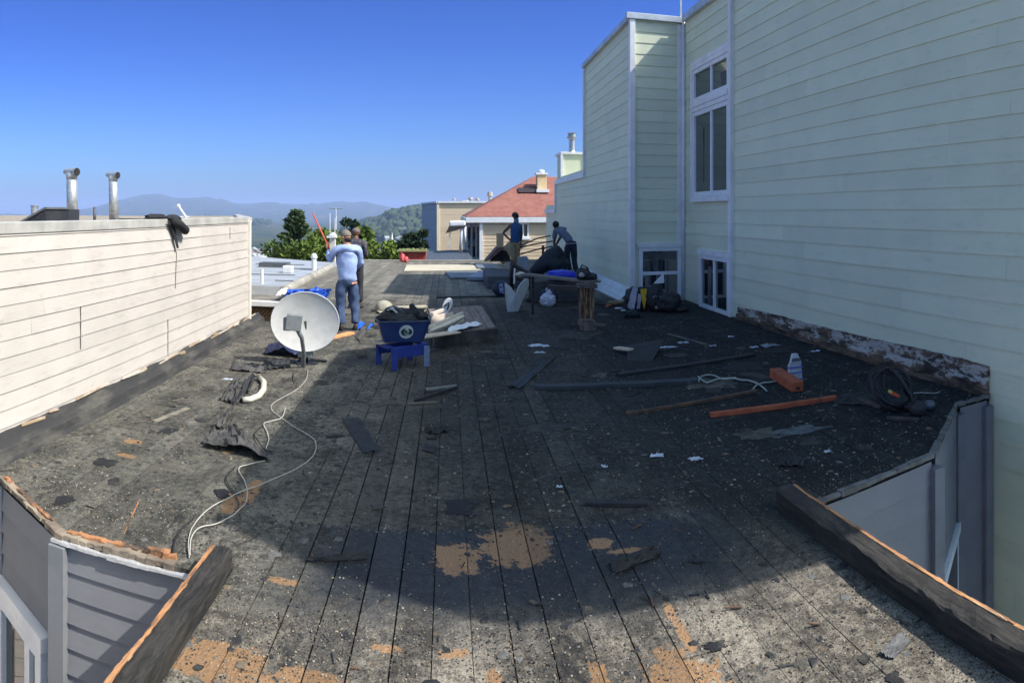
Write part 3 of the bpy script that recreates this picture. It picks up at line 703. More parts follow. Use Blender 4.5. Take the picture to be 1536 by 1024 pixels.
# ================================================================ light wells, our own grey walls, roof edges
GREY = siding_mat('grey_siding', (.21,.215,.235), (.185,.19,.21), (.13,.135,.145), (.58,.8), 2)
OUR = thing('grey_house', 'house under the stripped roof, grey clapboard walls showing in the side wells', 'house', (0,3,-9))
def wellwall(a, b, seed, top=-.05, bottom=-6, pitch=.16, lip=.02, cut=None):
    a = Vector((*a,0)); b = Vector((*b,0)); U = (b-a).normalized(); L = (b-a).length; Nn = Vector((U.y,-U.x,0))
    rows = []; h = top
    while h > bottom: rows.append((h-pitch, h, 0.04, L-.04)); h -= pitch
    o = siding('wall', GREY, a-Nn*.0, U, Nn, rows, OUR, lip=lip, seed=seed, split=6)
    m = MB(); m.prism([a-Nn*.004+Vector((0,0,-9)), b-Nn*.004+Vector((0,0,-9)), b-Nn*.1+Vector((0,0,-9)), a-Nn*.1+Vector((0,0,-9))], (0,0,8.9)); m.build('wall_backing', GREY, OUR)
    return a, U, Nn, L
W1 = wellwall((-3.46,4.16),(-3.21,4.03),20)
W2 = wellwall((-3.21,4.03),(-2.34,3.55),21)
W3 = wellwall((-2.34,3.55),(-1.34,3.55),22)
W4 = wellwall((2.34,4.0),(3.77,4.22),23, pitch=.2, lip=.01)
W5 = wellwall((3.77,4.22),(4.94,5.16),24, pitch=.26, lip=.004)
W6 = wellwall((4.94,5.16),(5.43,5.15),25, pitch=.2, lip=.01)
GT = M('grey_trim', (.19,.20,.22), (.16,.17,.19), .6, 3, dirt=(.14,.14,.15))
for (x, y) in ((-3.21,4.03),(-2.34,3.55)):
    m = MB(); m.box((x+.01, y-.012, -4.55), (.12,.10,9.0)); m.build('corner_board', GT, OUR, bevel=.004)
for (x, y) in ((3.77,4.2),(4.94,5.14),(5.36,5.13)):
    m = MB(); m.box((x, y-.012, -4.6), (.11,.09,9.0)); m.build('corner_board', GT, OUR, bevel=.004)
m = MB(); m.beam((-1.33,3.53,-4.6),(-1.33,-1,-4.6),.04,9.0); m.beam((2.33,3.96,-4.6),(2.33,-1,-4.6),.04,9.0); m.build('wall', GREY, OUR)
# window in the left well
a, U, Nn, L = W2
window(OUR, a, U, Nn, .10, .86, -2.6, -.80, .09, .07, mull_u=(.62,))
# window low in the right well
a, U, Nn, L = W5
window(OUR, a, U, Nn, .40, 1.42, -3.0, -1.33, .04, .03)
# drip edges, splintered fascia
SPL = M('splintered_orange_wood', (.38,.18,.085), (.11,.07,.05), .85, 11, (.5,.5,1), contrast=(.42,.58), bump=.9, dirt=(.62,.45,.28), dirt_amt=(.58,.66))
OLDW = M('old_grey_wood', (.30,.25,.19), (.15,.12,.095), .9, 12, (.4,.4,1), bump=.8, dirt=(.50,.42,.32), dirt_amt=(.6,.7))
DRIP = M('metal_drip_edge', (.62,.63,.65), (.45,.46,.48), .4, 6, metal=.4)
def edge_strip(name, mat, pts, w, h, z, seed, parent, jitter=.008, n=14):
    m = MB(); r = random.Random(seed)
    for p, q in zip(pts, pts[1:]):
        p = Vector((*p, z)); q = Vector((*q, z))
        prev = p
        for i in range(n):
            nx = p.lerp(q, (i+1)/n); 
            m.beam(prev+Vector((0,0,r.uniform(-jitter,jitter))), nx+Vector((r.uniform(-.2,.2)*jitter*3, r.uniform(-1,1)*jitter, r.uniform(-jitter,jitter))), w*r.uniform(.6,1.3), h*r.uniform(.7,1.3)); prev = nx
    return m.build(name, mat, parent)
edge_strip('drip_edge', DRIP, [(-2.38,3.52),(-1.42,3.52)], .03, .02, -.03, 1, OUR, .001)
edge_strip('fascia', OLDW, [(-2.36,3.56),(-1.55,3.565)], .06, .035, -.004, 2, OUR, .006)
edge_strip('splintered_fascia', SPL, [(-2.30,3.585),(-1.72,3.60)], .035, .02, .013, 3, OUR, .007)
edge_strip('fascia', OLDW, [(-3.22,4.05),(-2.36,3.57)], .05, .03, .0, 4, OUR, .006)
edge_strip('splintered_fascia', SPL, [(-3.15,4.03),(-2.45,3.64)], .03, .02, .012, 5, OUR, .008)
edge_strip('splintered_fascia', SPL, [(-1.75,3.60),(-1.56,3.60)], .05, .045, .02, 6, OUR, .012, 5)
edge_strip('roof_edge_metal', M('old_edge_metal', (.20,.20,.20), (.11,.105,.10), .6, 7, metal=.3, dirt=(.35,.34,.32)), [(2.40,4.01),(3.75,4.22),(4.92,5.15),(5.40,5.15)], .06, .03, -.002, 7, OUR, .004, 9)
# charred timbers laid along the roof edges beside the wells
CHAR_M = None
def char_mat():
    m, nt, b = newmat('charred_timber'); N = NT(nt); v = N.co()
    X, Y, Z = N.sep(v)
    n1 = N.noise(N.mapping(v, scale=(9,1,9)), 3.2, 12, .78, .5); n2 = N.noise(N.mapping(v, scale=(1,.5,1)), 48, 8, .78); n3 = N.noise(N.mapping(v, scale=(3,.5,3)), 2, 6, .6)
    col = N.mix(N.ramp(n1, .38, .62), (.008,.008,.010), (.080,.072,.064))
    col = N.mix(N.ramp(n2, .62, .70, 0, .6), col, (.24,.21,.175))
    col = N.mix(N.ramp(n3, .70, .74), col, (.33,.14,.06))
    N.put(b.inputs['Base Color'], col); N.put(b.inputs['Roughness'], N.ramp(n1, .3, .6, .45, .9))
    N.put(b.inputs['Normal'], N.bump(n1, 1., .05, N.bump(n2, .9, .012))); return m
CHARM = char_mat()
BARE = M('fresh_split_wood', (.50,.25,.11), (.20,.10,.055), .8, 14, (2,.3,2), contrast=(.4,.6), bump=.7, dirt=(.62,.43,.26), dirt_amt=(.57,.64))
def timber(name, label, a, b, w, h, bare_side, seed, cut=0.0):
    a = Vector(a); b = Vector(b); t = thing(name, label, 'timber', (a+b)/2, 'charred edge timbers')
    d = (b-a); L = d.length; d.normalize(); side = Vector((d.y,-d.x,0)); n = 40; m = MB(); vs = []
    prof = [(-.5,0),(-.5,.45),(-.48,.93),(-.3,1.0),(.1,.99),(.38,.96),(.5,.88),(.5,.4),(.5,0)]
    n = 120
    for i in range(n+1):
        p = a.lerp(b, i/n)
        for j, (u, z) in enumerate(prof):
            q = noise.fractal(Vector((i*.13, j*.75, seed)), .8, 2, 6); q2 = noise.noise(Vector((i*.6, j*2.1, seed+4)))
            vs.append(p+side*(u*w+.014*q*(1 if z else 0))+Vector((0,0,z*h+.012*q2*(1 if z > .5 else 0))))
    W = len(prof)
    fs = [(i*W+j, i*W+j+1, (i+1)*W+j+1, (i+1)*W+j) for i in range(n) for j in range(W-1)]+[tuple(range(W)), tuple(reversed(range(n*W, n*W+W)))]
    m.add(vs, fs); m.build('body', CHARM, t, fix=True)
    n = 40; s = MB(); rr = random.Random(seed)
    for i in range(n):                                    # raw split edge on the well side
        for k_ in range(3):
            e1 = noise.noise(Vector((i*.35+k_*.33*.35, seed, 2)))*.012; e2 = noise.noise(Vector((i*.35+(k_+1)*.33*.35, seed, 2)))*.012
            p = a.lerp(b, (i+k_/3)/n)+side*bare_side*(w*.5-.002+e1)+Vector((0,0,h*.78)); q = a.lerp(b, (i+(k_+1.05)/3)/n)+side*bare_side*(w*.5-.002+e2)+Vector((0,0,h*.78))
            s.beam(p, q, .022+.014*noise.noise(Vector((i*.5, k_, seed+3))), h*(.42+.06*noise.noise(Vector((i*.9,k_*.3,seed)))))
    s.build('split_edge', BARE, t)
    return t
timber('charred_timber', 'blackened timber with raw orange edge beside the left well', (-1.272,3.62,0), (-1.272,-1.0,0), .125, .13, 1, 3)
timber('charred_timber', 'long blackened timber with raw orange edge beside the right well', (2.262,4.08,0), (2.262,-1.0,0), .145, .14, -1, 9)
# ================================================================ neighbouring roofs behind the gap
NB = thing('neighbour_house', 'neighbouring house with a pale grey flat roof and brown diagonal boards behind the dish', 'house', (-8, 20, -9))
RG = M('grey_coated_roof', (.34,.37,.42), (.26,.29,.335), .55, 1.1, dirt=(.16,.17,.18), bump=.15)
pa_, pb_ = A(392,425,17.6), A(470,392,28)
m = MB(); m.prism([(-4.22,18.3,-.2),(-4.35,27,-.2),(-11,31.5,-.2),(-11,18.3,-.2)], (0,0,.17)); m.build('flat_roof', RG, NB)
for (x0,x1,y) in ((-5.2,-4.4,19.6),(-6.9,-5.0,21.4),(-5.9,-4.6,23.8),(-7.6,-5.6,25.6)): m = MB(); m.box(((x0+x1)/2, y, -.015), (x1-x0, .05, .02)); m.build('roof_seam', M('dark_seam', (.12,.125,.13), (.07,.075,.08), .8), NB)
m = MB(); m.prism([(-4.22,16.64,-.42),(-12,16.64,-.42),(-12,18.3,-.42),(-4.22,18.3,-.42)], (0,0,.12)); m.build('lower_roof', M('felt_roof_brown', (.20,.19,.17), (.10,.095,.09), .9, 2, bump=.5, dirt=(.30,.29,.27)), NB)
m = MB(); m.box((-8.1,18.28,-.19), (7.7,.05,.30)); m.build('step_flashing', M('pale_flashing', (.50,.53,.57), (.40,.42,.46), .5, 3), NB)
m = MB(); m.box((-8.1,16.56,-.30), (7.8,.22,.13)); m.build('gutter_board', WHT, NB, bevel=.01)
BRN = M('brown_board', (.32,.215,.115), (.24,.155,.08), .85, 5, (1,1,1), bump=.4)
m = MB(); m.prism([(-4.15,16.68,-9),(-12,16.68,-9),(-12,28,-9),(-4.15,28,-9)], (0,0,8.55)); m.build('wall', BRN, NB)
m = MB(); x = -12
while x < -3.2:                                      # diagonal battens
    a_ = Vector((x,16.66,-.36)); L = 1.1
    x1 = x-.62; 
    if x1 > -11.9 and x < -4.2: m.beam(a_, Vector((x1,16.66,-1.02)), .018, .045, up=(0,1,0))
    x += .105
o_ = m.build('diagonal_boards', M('dark_batten', (.10,.062,.032), (.05,.03,.02), .9), NB); 
m = MB(); m.box((-8,16.6,-1.08), (7.7,.12,.14)); m.build('sill_beam', M('red_brown_wood', (.20,.085,.045), (.13,.06,.035), .8, 6), NB)
m = MB(); q = A(372,460,15.2); m.tube([(q.x,q.y,-3), (q.x,q.y,-.28)], .085, 14); m.tube([(q.x-.12,q.y,-.75),(q.x+.14,q.y,-.75)], .012, 6); tag(m.build('drainpipe', M('grey_blue_pipe', (.42,.47,.53), (.33,.37,.43), .35, 5, metal=.3), smooth=True), 'grey blue drainpipe standing in the gap before the brown boards', 'pipe')
# coping between the two roofs
m = MB(); cp = [Vector((-4.12,16.5,.06)), Vector((-4.2,20,.05)), Vector((-4.28,24.2,.05))]
for p, q in zip(cp, cp[1:]): m.tube([p.lerp(q, i/6)+Vector((jit(.015),0,jit(.01))) for i in range(7)], .13, 10)
tag(m.build('felt_coping', M('grey_felt_coping', (.36,.35,.31), (.23,.22,.20), .9, 4, bump=.5), smooth=True), 'rounded grey felt coping running back between the two roofs', 'coping')
# white pipes on that roof
def pipe(name, px, py0, r, rad, hgt, base, label, group=None, matn=WHT2, cap=0):
    p = A(px, 400, r); p.z = base; m = MB(); m.tube([p, p+Vector((0,0,hgt))], rad, 10)
    if cap: m.blob(p+Vector((0,0,hgt+cap*.4)), cap, 2, 0); m.tube([p+Vector((0,0,hgt-.02)), p+Vector((0,0,hgt+.02))], cap*1.15, 10)
    return tag(m.build(name, matn, smooth=False), label, 'pipe', group)
pipe('vent_stub', 393, 0, 19.5, .045, .42, -.03, 'taller white pipe near the front of the pale grey roof')
pipe('vent_stub', 372, 0, 20.5, .035, .28, -.03, 'shorter white pipe by the dark pole on the pale grey roof')
pipe('roof_finial', 471, 0, 24, .09, .46, -.03, 'white post with a round cap beside the felt coping', cap=.11)
p = A(432, 400, 23); m = MB(); m.box((p.x,p.y,.09), (.32,.3,.24)); tag(m.build('vent_box', WHT2, bevel=.02), 'little white vent box on the pale grey roof', 'vent')
p = A(412, 400, 25.5); m = MB(); m.box((p.x,p.y,.06), (1.1,.6,.16)); tag(m.build('roof_hatch', M('dark_hatch', (.10,.11,.13), (.07,.08,.09), .6)), 'flat dark hatch at the back of the pale grey roof', 'hatch')
# masonry chimney stack with rods, seen past the man's shoulder
p = A(499, 380, 29)
CS = thing('chimney_stack', 'white chimney stack with two thin rods, left of the man in pale blue', 'chimney', Vector((p.x,p.y,-3)))
m = MB(); m.box((p.x,p.y,-1.2), (.24,.24,4.3)); m.build('stack', M('pale_stack', (.62,.60,.56), (.52,.50,.46), .8, 4), CS)
m = MB(); m.box((p.x-.03,p.y,.98), (.42,.4,.07)); m.lathe((p.x,p.y,1.02), [(.16,0),(.2,.04),(.11,.10),(.11,.16)], 12); m.build('cap', WHT2, CS, bevel=.01)
for dx in (-.12, .10):
    m = MB(); m.tube([(p.x+dx,p.y,1.1), (p.x+dx,p.y,1.9-dx)], .015, 6); m.build('rod', WHT2, CS)
# television aerial and poles
p = A(504, 330, 40)
AE = thing('aerial', 'thin television aerial rising against the blue hills', 'aerial', Vector((p.x,p.y,-6)))
m = MB(); m.tube([(p.x,p.y,-6),(p.x,p.y,2.3)], .03, 6); m.build('mast', WHT2, AE)
m = MB(); m.tube([(p.x-.42,p.y,2.27),(p.x+.42,p.y,2.27)], .025, 6)
for i in range(5): m.tube([(p.x-.32+.16*i,p.y-.3,2.27),(p.x-.32+.16*i,p.y+.3,2.27)], .014, 5)
m.build('elements', M('aerial_metal', (.22,.23,.25), (.16,.17,.18), .5), AE)
p = A(367, 330, 30); m = MB(); m.tube([(p.x,p.y,-10),(p.x,p.y,1.78)], [.13,.07], 8); tag(m.build('utility_pole', M('pole_wood', (.055,.055,.06), (.035,.035,.04), .9), smooth=True), 'dark utility pole just past the end of the cream building', 'pole')

# ================================================================ yellow house with the red roof
YB = siding_mat('tan_siding', (.62,.50,.36), (.58,.465,.335), (.45,.37,.27), (.6,.8), 1.)
YH = thing('tan_house', 'tan clapboard house with a red hipped roof beyond the far edge', 'house', (4.5, 33, -9))
YF = 32.0; XL = WY(722,330,YF).x; 
rows = []; h = -2.6
while h < 1.75: rows.append((h, h+.17, XL, 9)); h += .17
siding('wall', YB, (0,YF,0), (1,0,0), (0,-1,0), rows, YH, lip=.016, seed=31, split=6)
m = MB(); m.prism([(XL+.01,YF+.01,-9),(9,YF+.01,-9),(9,40,-9),(XL+.01,40,-9)], (0,0,10.8)); m.build('wall', YB, YH)
BX = WY(697,330,34).x
m = MB(); m.prism([(BX,34,-9),(XL+.3,34,-9),(XL+.3,38,-9),(BX,38,-9)], (0,0,10.75)); m.build('side_bay', M('cream_bay', (.60,.58,.55), (.52,.50,.47), .7, 3), YH)
m = MB(); m.box((XL-.01,YF-.02,-3.6), (.16,.14,10.8)); m.build('corner_board', WHT, YH)
# hip roof
eave = 1.86; apx = WY(800,264,36); rdg = Vector((9.5, 36, apx.z-.1))
E0 = Vector((XL-.75, YF-.14, eave)); E1 = Vector((9.5, YF-.14, eave)); E2 = Vector((XL-.75, 41, eave))
RED = None
def red_mat():
    m, nt, b = newmat('red_shingles'); N = NT(nt); v = N.co()
    br = N.n('ShaderNodeTexBrick'); N.put(br.inputs['Vector'], N.mapping(v, scale=(1,1,1))); br.inputs['Scale'].default_value = 3.2
    br.inputs['Color1'].default_value = (.16,.06,.05,1); br.inputs['Color2'].default_value = (.22,.085,.068,1); br.inputs['Mortar'].default_value = (.25,.085,.07,1); br.inputs['Mortar Size'].default_value = .02
    n1 = N.noise(v, 2.5, 8, .7); n2 = N.noise(v, 30, 5, .7)
    col = N.mix(N.ramp(n1, .4, .65, 0, .5), br.outputs[0], (.30,.14,.11)); col = N.mix(N.ramp(n2, .45, .7, 0, .4), col, (.28,.10,.08))
    N.put(b.inputs['Base Color'], col); b.inputs['Roughness'].default_value = .9; N.put(b.inputs['Normal'], N.bump(n2, .4, .03)); return m
RED = red_mat()
m = MB(); th = Vector((0,0,-.10))
A3 = Vector((apx.x, apx.y, apx.z))
m.prism([E0, E1, rdg, A3], th); m.prism([E0, A3, E2], th); m.build('roof', RED, YH, fix=True)
m = MB(); m.beam(E0+Vector((0,-.03,-.17)), E1+Vector((0,-.03,-.17)), .08, .26); m.beam(E0+Vector((-.03,0,-.17)), E2+Vector((-.03,0,-.17)), .08, .26); m.build('eave_board', WHT2, YH)
m = MB(); p0 = E0.lerp(A3,.62); pc = WY(792,281,34.4); s1 = (A3-E0).normalized()
sl_ = (Vector((0,36,apx.z))-Vector((0,YF-.14,eave))).normalized()
pc = Vector((WY(792,282,34.3).x, 34.3, eave+(34.3-YF+.14)*sl_.z/sl_.y+.06))
m.box(pc, (1.02,.55,.06), Matrix.Rotation(math.atan2(sl_.z, sl_.y), 3, 'X')); m.build('roof_skylight', M('black_panel', (.03,.02,.025), (.05,.035,.035), .5), YH)
cx = WY(812,270,34.6)
m = MB(); m.box((cx.x,34.6,3.15), (.50,.55,1.75)); ch_ = m.build('chimney', M('tan_stucco', (.66,.50,.30), (.60,.45,.27), .85, 5), YH, bevel=.01)
m = MB(); m.box((cx.x,34.6,4.06), (.62,.66,.10)); m.lathe((cx.x,34.6,4.11), [(.15,0),(.18,.12),(.1,.16)], 10); m.build('chimney_cap', WHT2, ch_)
m = MB(); m.box((cx.x,34.4,eave+(34.4-YF+.14)*sl_.z/sl_.y-.02), (.66,.8,.16)); m.build('chimney_flashing', WHT2, ch_)
def ywin(u0,u1,h0,h1,**k): return window(YH, (0,YF,0), (1,0,0), (0,-1,0), u0, u1, h0, h1, .07, .05, **k)
wa = WY(774,334,YF); wb = WY(793,356,YF); ywin(wa.x, wb.x, wb.z, wa.z, mull_u=((wa.x*.44+wb.x*.56),))
m = MB(); m.box(((wa.x+wb.x)/2, YF-.1, wb.z-.05), (wb.x-wa.x+.15,.2,.08)); m.build('window_sill', WHT2, YH)
m = MB()
for k in range(3):
    x = BX+.12+k*.24
    window(YH, (0,34,0), (1,0,0), (0,-1,0), x, x+.22, -.3, 1.35, .03, .04)
m.box(((BX+XL)/2,33.2,-.75), (XL-BX+.2,1.5,.9)); m.build('balcony', WHT, YH, bevel=.01)
m = MB(); q0 = WY(690,380,33); q1 = WY(722,395,33); m.beam((BX-.5,33,-.9),(XL+.3,32.0,-1.5),.14,.18); m.build('stair_rail', M('dark_wood', (.06,.05,.045), (.04,.035,.03), .8), YH)

# ================================================================ tall tan building further back
TB = thing('tan_apartment_block', 'plain tan flat-topped building left of the red roof, its side wall in bluish shade', 'building', (1.5, 46, -9))
TBF = 45.5; x0 = WY(657,330,TBF).x; x1 = WY(760,330,TBF).x; topz = EYE+.0145*TBF
rows = []; h = -2.5
while h < topz-.05: rows.append((h, min(h+.22,topz), x0, x1)); h += .22
siding('wall', YB, (0,TBF,0), (1,0,0), (0,-1,0), rows, TB, lip=.009, seed=41, split=8)
BLS = siding_mat('shaded_side_siding', (.36,.37,.40), (.32,.33,.36), (.28,.29,.31), (.6,.8), 1.)  # bluish shade of the side wall put into its siding colour
d_ = Vector((WY(633,330,54).x-x0, 54-TBF, 0)); L_ = d_.length; d_.normalize(); n_ = Vector((-d_.y, d_.x, 0))
rows = []; h = -4
while h < topz-.05: rows.append((h, min(h+.22,topz), 0, L_)); h += .22
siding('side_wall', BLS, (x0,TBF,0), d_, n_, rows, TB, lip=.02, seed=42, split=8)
e_ = Vector((x0,TBF,0))+d_*L_
m = MB(); m.prism([(x0+.02,TBF+.02,-9),(x1,TBF+.02,-9),(x1,56,-9),(e_.x+.05,e_.y,-9)], (0,0,topz+9)); m.build('wall', YB, TB)
m = MB(); m.box((x0,TBF-.02,-3), (.16,.14,topz*2+6)); m.build('corner_board', M('cream_corner', (.70,.64,.50), (.62,.56,.44), .7), TB)
m = MB(); m.beam((x0,TBF-.03,topz+.04),(x1,TBF-.03,topz+.04),.2,.12); m.beam((x0-.03,TBF,topz+.04),(e_.x-.03,e_.y,topz+.04),.2,.12); m.build('roof_edge', WHT2, TB)
pw = Vector((x0,TBF,0))+d_*(L_*.62)+n_*.03+Vector((0,0,EYE-.047*50)); m = MB(); m.beam(pw-d_*.3, pw+d_*.3, .05, .55); m.build('small_window', GLASS, TB)
for px, w_, hh, lab in ((681,.2,.35,'thin white vent at the left on the roof of the tan block'),(697,.7,.18,'low grey box on the roof of the tan block'),(706,.3,.42,'stubby vent in the middle of the tan block roof'),(716,.28,.36,'right-hand small vent of the tan block roof'),(735,.35,.8,'mushroom vent rising behind the slope of the red roof')):
    p = WY(px,300,48); m = MB(); m.lathe((p.x,48,topz+.0), [(w_*.35,0),(w_*.35,hh*.6),(w_*.6,hh*.66),(w_*.5,hh),(w_*.1,hh*1.02)], 10); tag(m.build('roof_vent', M('vent_tin', (.42,.40,.38), (.25,.24,.23), .6, 8)), lab, 'vent')
# hooded white flue hanging shape by the side bay
p = WY(686,336,29.5)
HD = thing('rooftop_hood', 'battered white vent hood on pipes in front of the tan house', 'vent', Vector((p.x,29.5,-1)))
m = MB(); m.box((p.x,29.5,EYE-.0165*30), (.72,.5,.24), Matrix.Rotation(-.04,3,'Y')); m.build('hood', WHT2, HD, bevel=.06)
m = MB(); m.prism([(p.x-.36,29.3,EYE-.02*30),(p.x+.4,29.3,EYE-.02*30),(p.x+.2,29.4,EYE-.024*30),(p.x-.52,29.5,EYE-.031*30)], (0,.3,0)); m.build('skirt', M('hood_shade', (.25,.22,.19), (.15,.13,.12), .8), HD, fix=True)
m = MB(); m.tube([(p.x+.22,29.5,EYE-.02*30),(p.x+.13,29.5,EYE-.060*30)], .08, 10); m.tube([(p.x+.33,29.45,EYE-.02*30),(p.x+.33,29.45,EYE-.044*30)], .06, 8); m.build('pipe', WHT2, HD, smooth=True)
m = MB(); m.box((p.x-.36,29.5,EYE-.046*30), (.22,.2,.55)); m.tube([(p.x-.36,29.5,EYE-.04*30),(p.x-.3,29.5,EYE-.025*30)], .04, 6); m.build('vent_box', M('cream_vent', (.62,.56,.46), (.52,.47,.38), .8), HD)
# dark low shed roof and the red tub
sh = [A(640,376,33), A(700,374,33), A(712,392,30), A(636,392,30)]
m = MB(); m.prism([Vector((q.x,q.y,q.z)) for q in sh], (0,.05,-.12)); m.prism([sh[3]+Vector((0,.1,-.1)), sh[2]+Vector((0,.1,-.1)), sh[2]+Vector((0,2.5,-.1)), sh[3]+Vector((0,2.5,-.1))], (0,0,-8)); 
tag(m.build('dark_shed', M('blue_black_tarpaulin', (.045,.06,.085), (.07,.085,.11), .6, 3, (3,1,1)), fix=True), 'dark blue-black sloping shed roof below the tan block', 'shed')
p = A(619, 392, 28.6); zt = EYE-.058*28.6
TU = thing('red_skip', 'red open tub with a yellowish rim, seen over the far roof edge', 'skip', Vector((p.x,p.y,-.5)))
m = MB(); w0, w1 = 1.15, 1.02
m.prism([(p.x-w1*.5-.0,p.y,-.5),(p.x+w1*.5,p.y,-.5),(p.x+w0*.5,p.y-.0,zt-.03),(p.x-w0*.5,p.y,zt-.03)], (0,.8,0)); m.build('body', M('red_paint', (.50,.075,.045), (.40,.06,.04), .6, 6, dirt=(.30,.10,.07)), TU, fix=True)
m = MB(); m.beam((p.x-.67,p.y-.05,zt+.02),(p.x+.67,p.y-.05,zt+.02),.1,.09); m.build('rim', M('yellow_rim', (.36,.36,.16), (.25,.26,.13), .8), TU)
m = MB(); m.sheet([(p.x-.6,p.y+.05,zt+.03),(p.x+.6,p.y+.05,zt+.03),(p.x+.6,p.y+.7,zt+.03),(p.x-.6,p.y+.7,zt+.03)], 14, 6, .08, 6, 2); m.build('load', M('leaf_load', (.20,.24,.08), (.10,.12,.05), .9, 9), TU)
p = A(603, 390, 27.2); m = MB(); m.blob((p.x,p.y,.20), (.12,.1,.2), 2, .3, 3, 7); m.blob((p.x+.16,p.y,.12), (.1,.08,.14), 2, .3, 3, 4); tag(m.build('red_bucket', M('pinkish_red', (.60,.14,.14), (.45,.05,.05), .6)), 'small bright red bundle on the far roof edge before the red skip', 'bundle')

# ================================================================ trees
FOL = {}
def leafmat(name, c1, c2):
    m, nt, b = newmat(name); N = NT(nt)
    at = N.n('ShaderNodeAttribute', attribute_name='tone').outputs['Fac']
    col = N.mix(at, c1, c2); N.put(b.inputs['Base Color'], col); b.inputs['Roughness'].default_value = .7; b.inputs['Specular IOR Level'].default_value = .25
    FOL[name] = m; return m
LIME = leafmat('lime_leaves', (.03,.06,.013), (.19,.27,.045)); DGR = leafmat('dark_needles', (.018,.045,.022), (.11,.15,.06)); DK2 = leafmat('dark_leaves', (.012,.028,.014), (.035,.065,.025)); MID_ = leafmat('mid_leaves', (.03,.06,.015), (.09,.14,.03))
BARK = M('bark', (.09,.07,.05), (.05,.04,.03), .95, 10, (3,3,.6), bump=.8)
def tree(kind, label, base, height, rad, mat, seed, crown_from=.2, n=9000, leaf=.11, lobes=22, group=None):
    rnd = random.Random(seed); t = thing('conifer_tree' if kind == 'conifer' else 'leafy_tree', label, 'tree', base, group); base = Vector(base)
    m = MB(); m.tube([base+Vector((jit(.05)*i,jit(.05)*i,height*.92*i/8)) for i in range(9)], [max(.02, .028*height*(1-i/8.6)) for i in range(9)], 8)
    vs = []; fs = []; tone = []
    def leafq(p, d, s, tn):
        u = d.orthogonal().normalized(); v = d.cross(u)
        a = rnd.random()*6.28; w = (u*cos(a)+v*sin(a))
        o = len(vs); vs.extend([p-w*s*.5, p+d*s*1.3, p+w*s*.5, p-d*s*.3]); fs.append((o,o+3,o+2,o+1)); tone.append(tn)
    if kind == 'conifer':
        nb = 120
        for i in range(nb):
            f = (i+.5)/nb; z = height*(crown_from+(1-crown_from)*f); L = rad*(1-f)**.85*rnd.uniform(.72,1.15)+.05
            a = i*2.4+rnd.uniform(-.4,.4); d = Vector((cos(a), sin(a), rnd.uniform(-.12,.30)+.35*f)); tip = base+Vector((0,0,z))+d*L
            m.tube([base+Vector((0,0,z)), tip], [.03,.008], 4, caps=False)
            bt = rnd.random()*.5
            for k in range(int(n/nb)):
                s_ = rnd.random()**.6; p = base+Vector((0,0,z))+d*L*s_+Vector((rnd.gauss(0,.09),rnd.gauss(0,.09),rnd.gauss(-.03,.05)))*(1+1.0*(1-s_))*rad*.25
                leafq(p, (d+Vector((rnd.gauss(0,.5),rnd.gauss(0,.5),rnd.gauss(.1,.35)))).normalized(), leaf*rnd.uniform(.6,1.5), min(1, bt+rnd.random()*.5))
    else:
        cl = []
        for i in range(lobes):
            a = rnd.random()*6.28; f = rnd.random(); rr = rad*sqrt(rnd.random())*.95*(1-.45*f)
            c = base+Vector((rr*cos(a), rr*sin(a), height*(crown_from+(1-crown_from)*(.2+.77*f)))); cl.append((c, rad*rnd.uniform(.18,.44)))
            m.tube([base+Vector((0,0,height*.35)), base.lerp(c,.5)+Vector((0,0,height*.1)), c], [.07,.04,.02], 5, caps=False)
        for c, r in cl:
            bt = rnd.random()*.4
            for k in range(int(n/lobes)):
                d = Vector((rnd.gauss(0,1),rnd.gauss(0,1),rnd.gauss(0,1))).normalized(); p = c+Vector((d.x,d.y,d.z*.75))*r*rnd.random()**.4*(1+.35*noise.noise(c+d*2.2))
                leafq(p, (d+Vector((rnd.gauss(0,.6),rnd.gauss(0,.6),rnd.gauss(.2,.5)))).normalized(), leaf*rnd.uniform(.6,1.5), min(1, bt+rnd.random()*.6))
    m.build('trunk', BARK, t)
    c = MB(); c.v = vs; c.f = fs; c.m = [0]*len(fs); o = c.build('crown', mat, t)
    at = o.data.attributes.new('tone', 'FLOAT', 'FACE'); at.data.foreach_set('value', tone)
    return t
def T(kind, label, px, top, r, rad, mat, seed, **k):
    p = A(px, top, r); z0 = tz(px, r) if r > 30 else -10
    return tree(kind, label, (p.x,p.y,z0), p.z-z0, rad, mat, seed, **k)
T('conifer','tall dark pine with a ragged pointed top behind the grey roof',444,316,40,3.3,DGR,3,crown_from=.42,n=15000,leaf=.13)
T('leafy','dark green tree at the foot of the pine on its left',424,366,37,1.8,MID_,4,crown_from=.5,n=6000,leaf=.13)
T('leafy','bright lime tree between the pine and the chimney stack',480,350,36,2.0,LIME,5,crown_from=.5,n=8000,leaf=.13)
T('leafy','low lime shrub-like tree under the pine',452,370,34,1.7,LIME,15,crown_from=.55,n=6000,leaf=.12)
T('leafy','mid green tree behind the man in pale blue',507,356,38,1.8,MID_,6,crown_from=.5,n=6000,leaf=.12)
T('leafy','rounded lime green tree just right of the man in pale blue',563,342,36,1.9,LIME,7,crown_from=.5,n=9000,leaf=.12)
T('leafy','smaller lime tree crowding the far roof edge right of the man',546,362,33,1.4,LIME,8,crown_from=.55,n=6000,leaf=.11)
T('leafy','yellowish green bush left of the red skip',586,362,32,1.1,LIME,9,crown_from=.6,n=5000,leaf=.10)
T('leafy','dark dense tree against the shaded wall of the tan block',621,342,41,1.4,DK2,10,crown_from=.5,n=9000,leaf=.13)
T('leafy','dark tree with a pinkish pale house behind its top, left of the shaded wall',606,352,43,1.2,DK2,11,crown_from=.5,n=7000,leaf=.13)
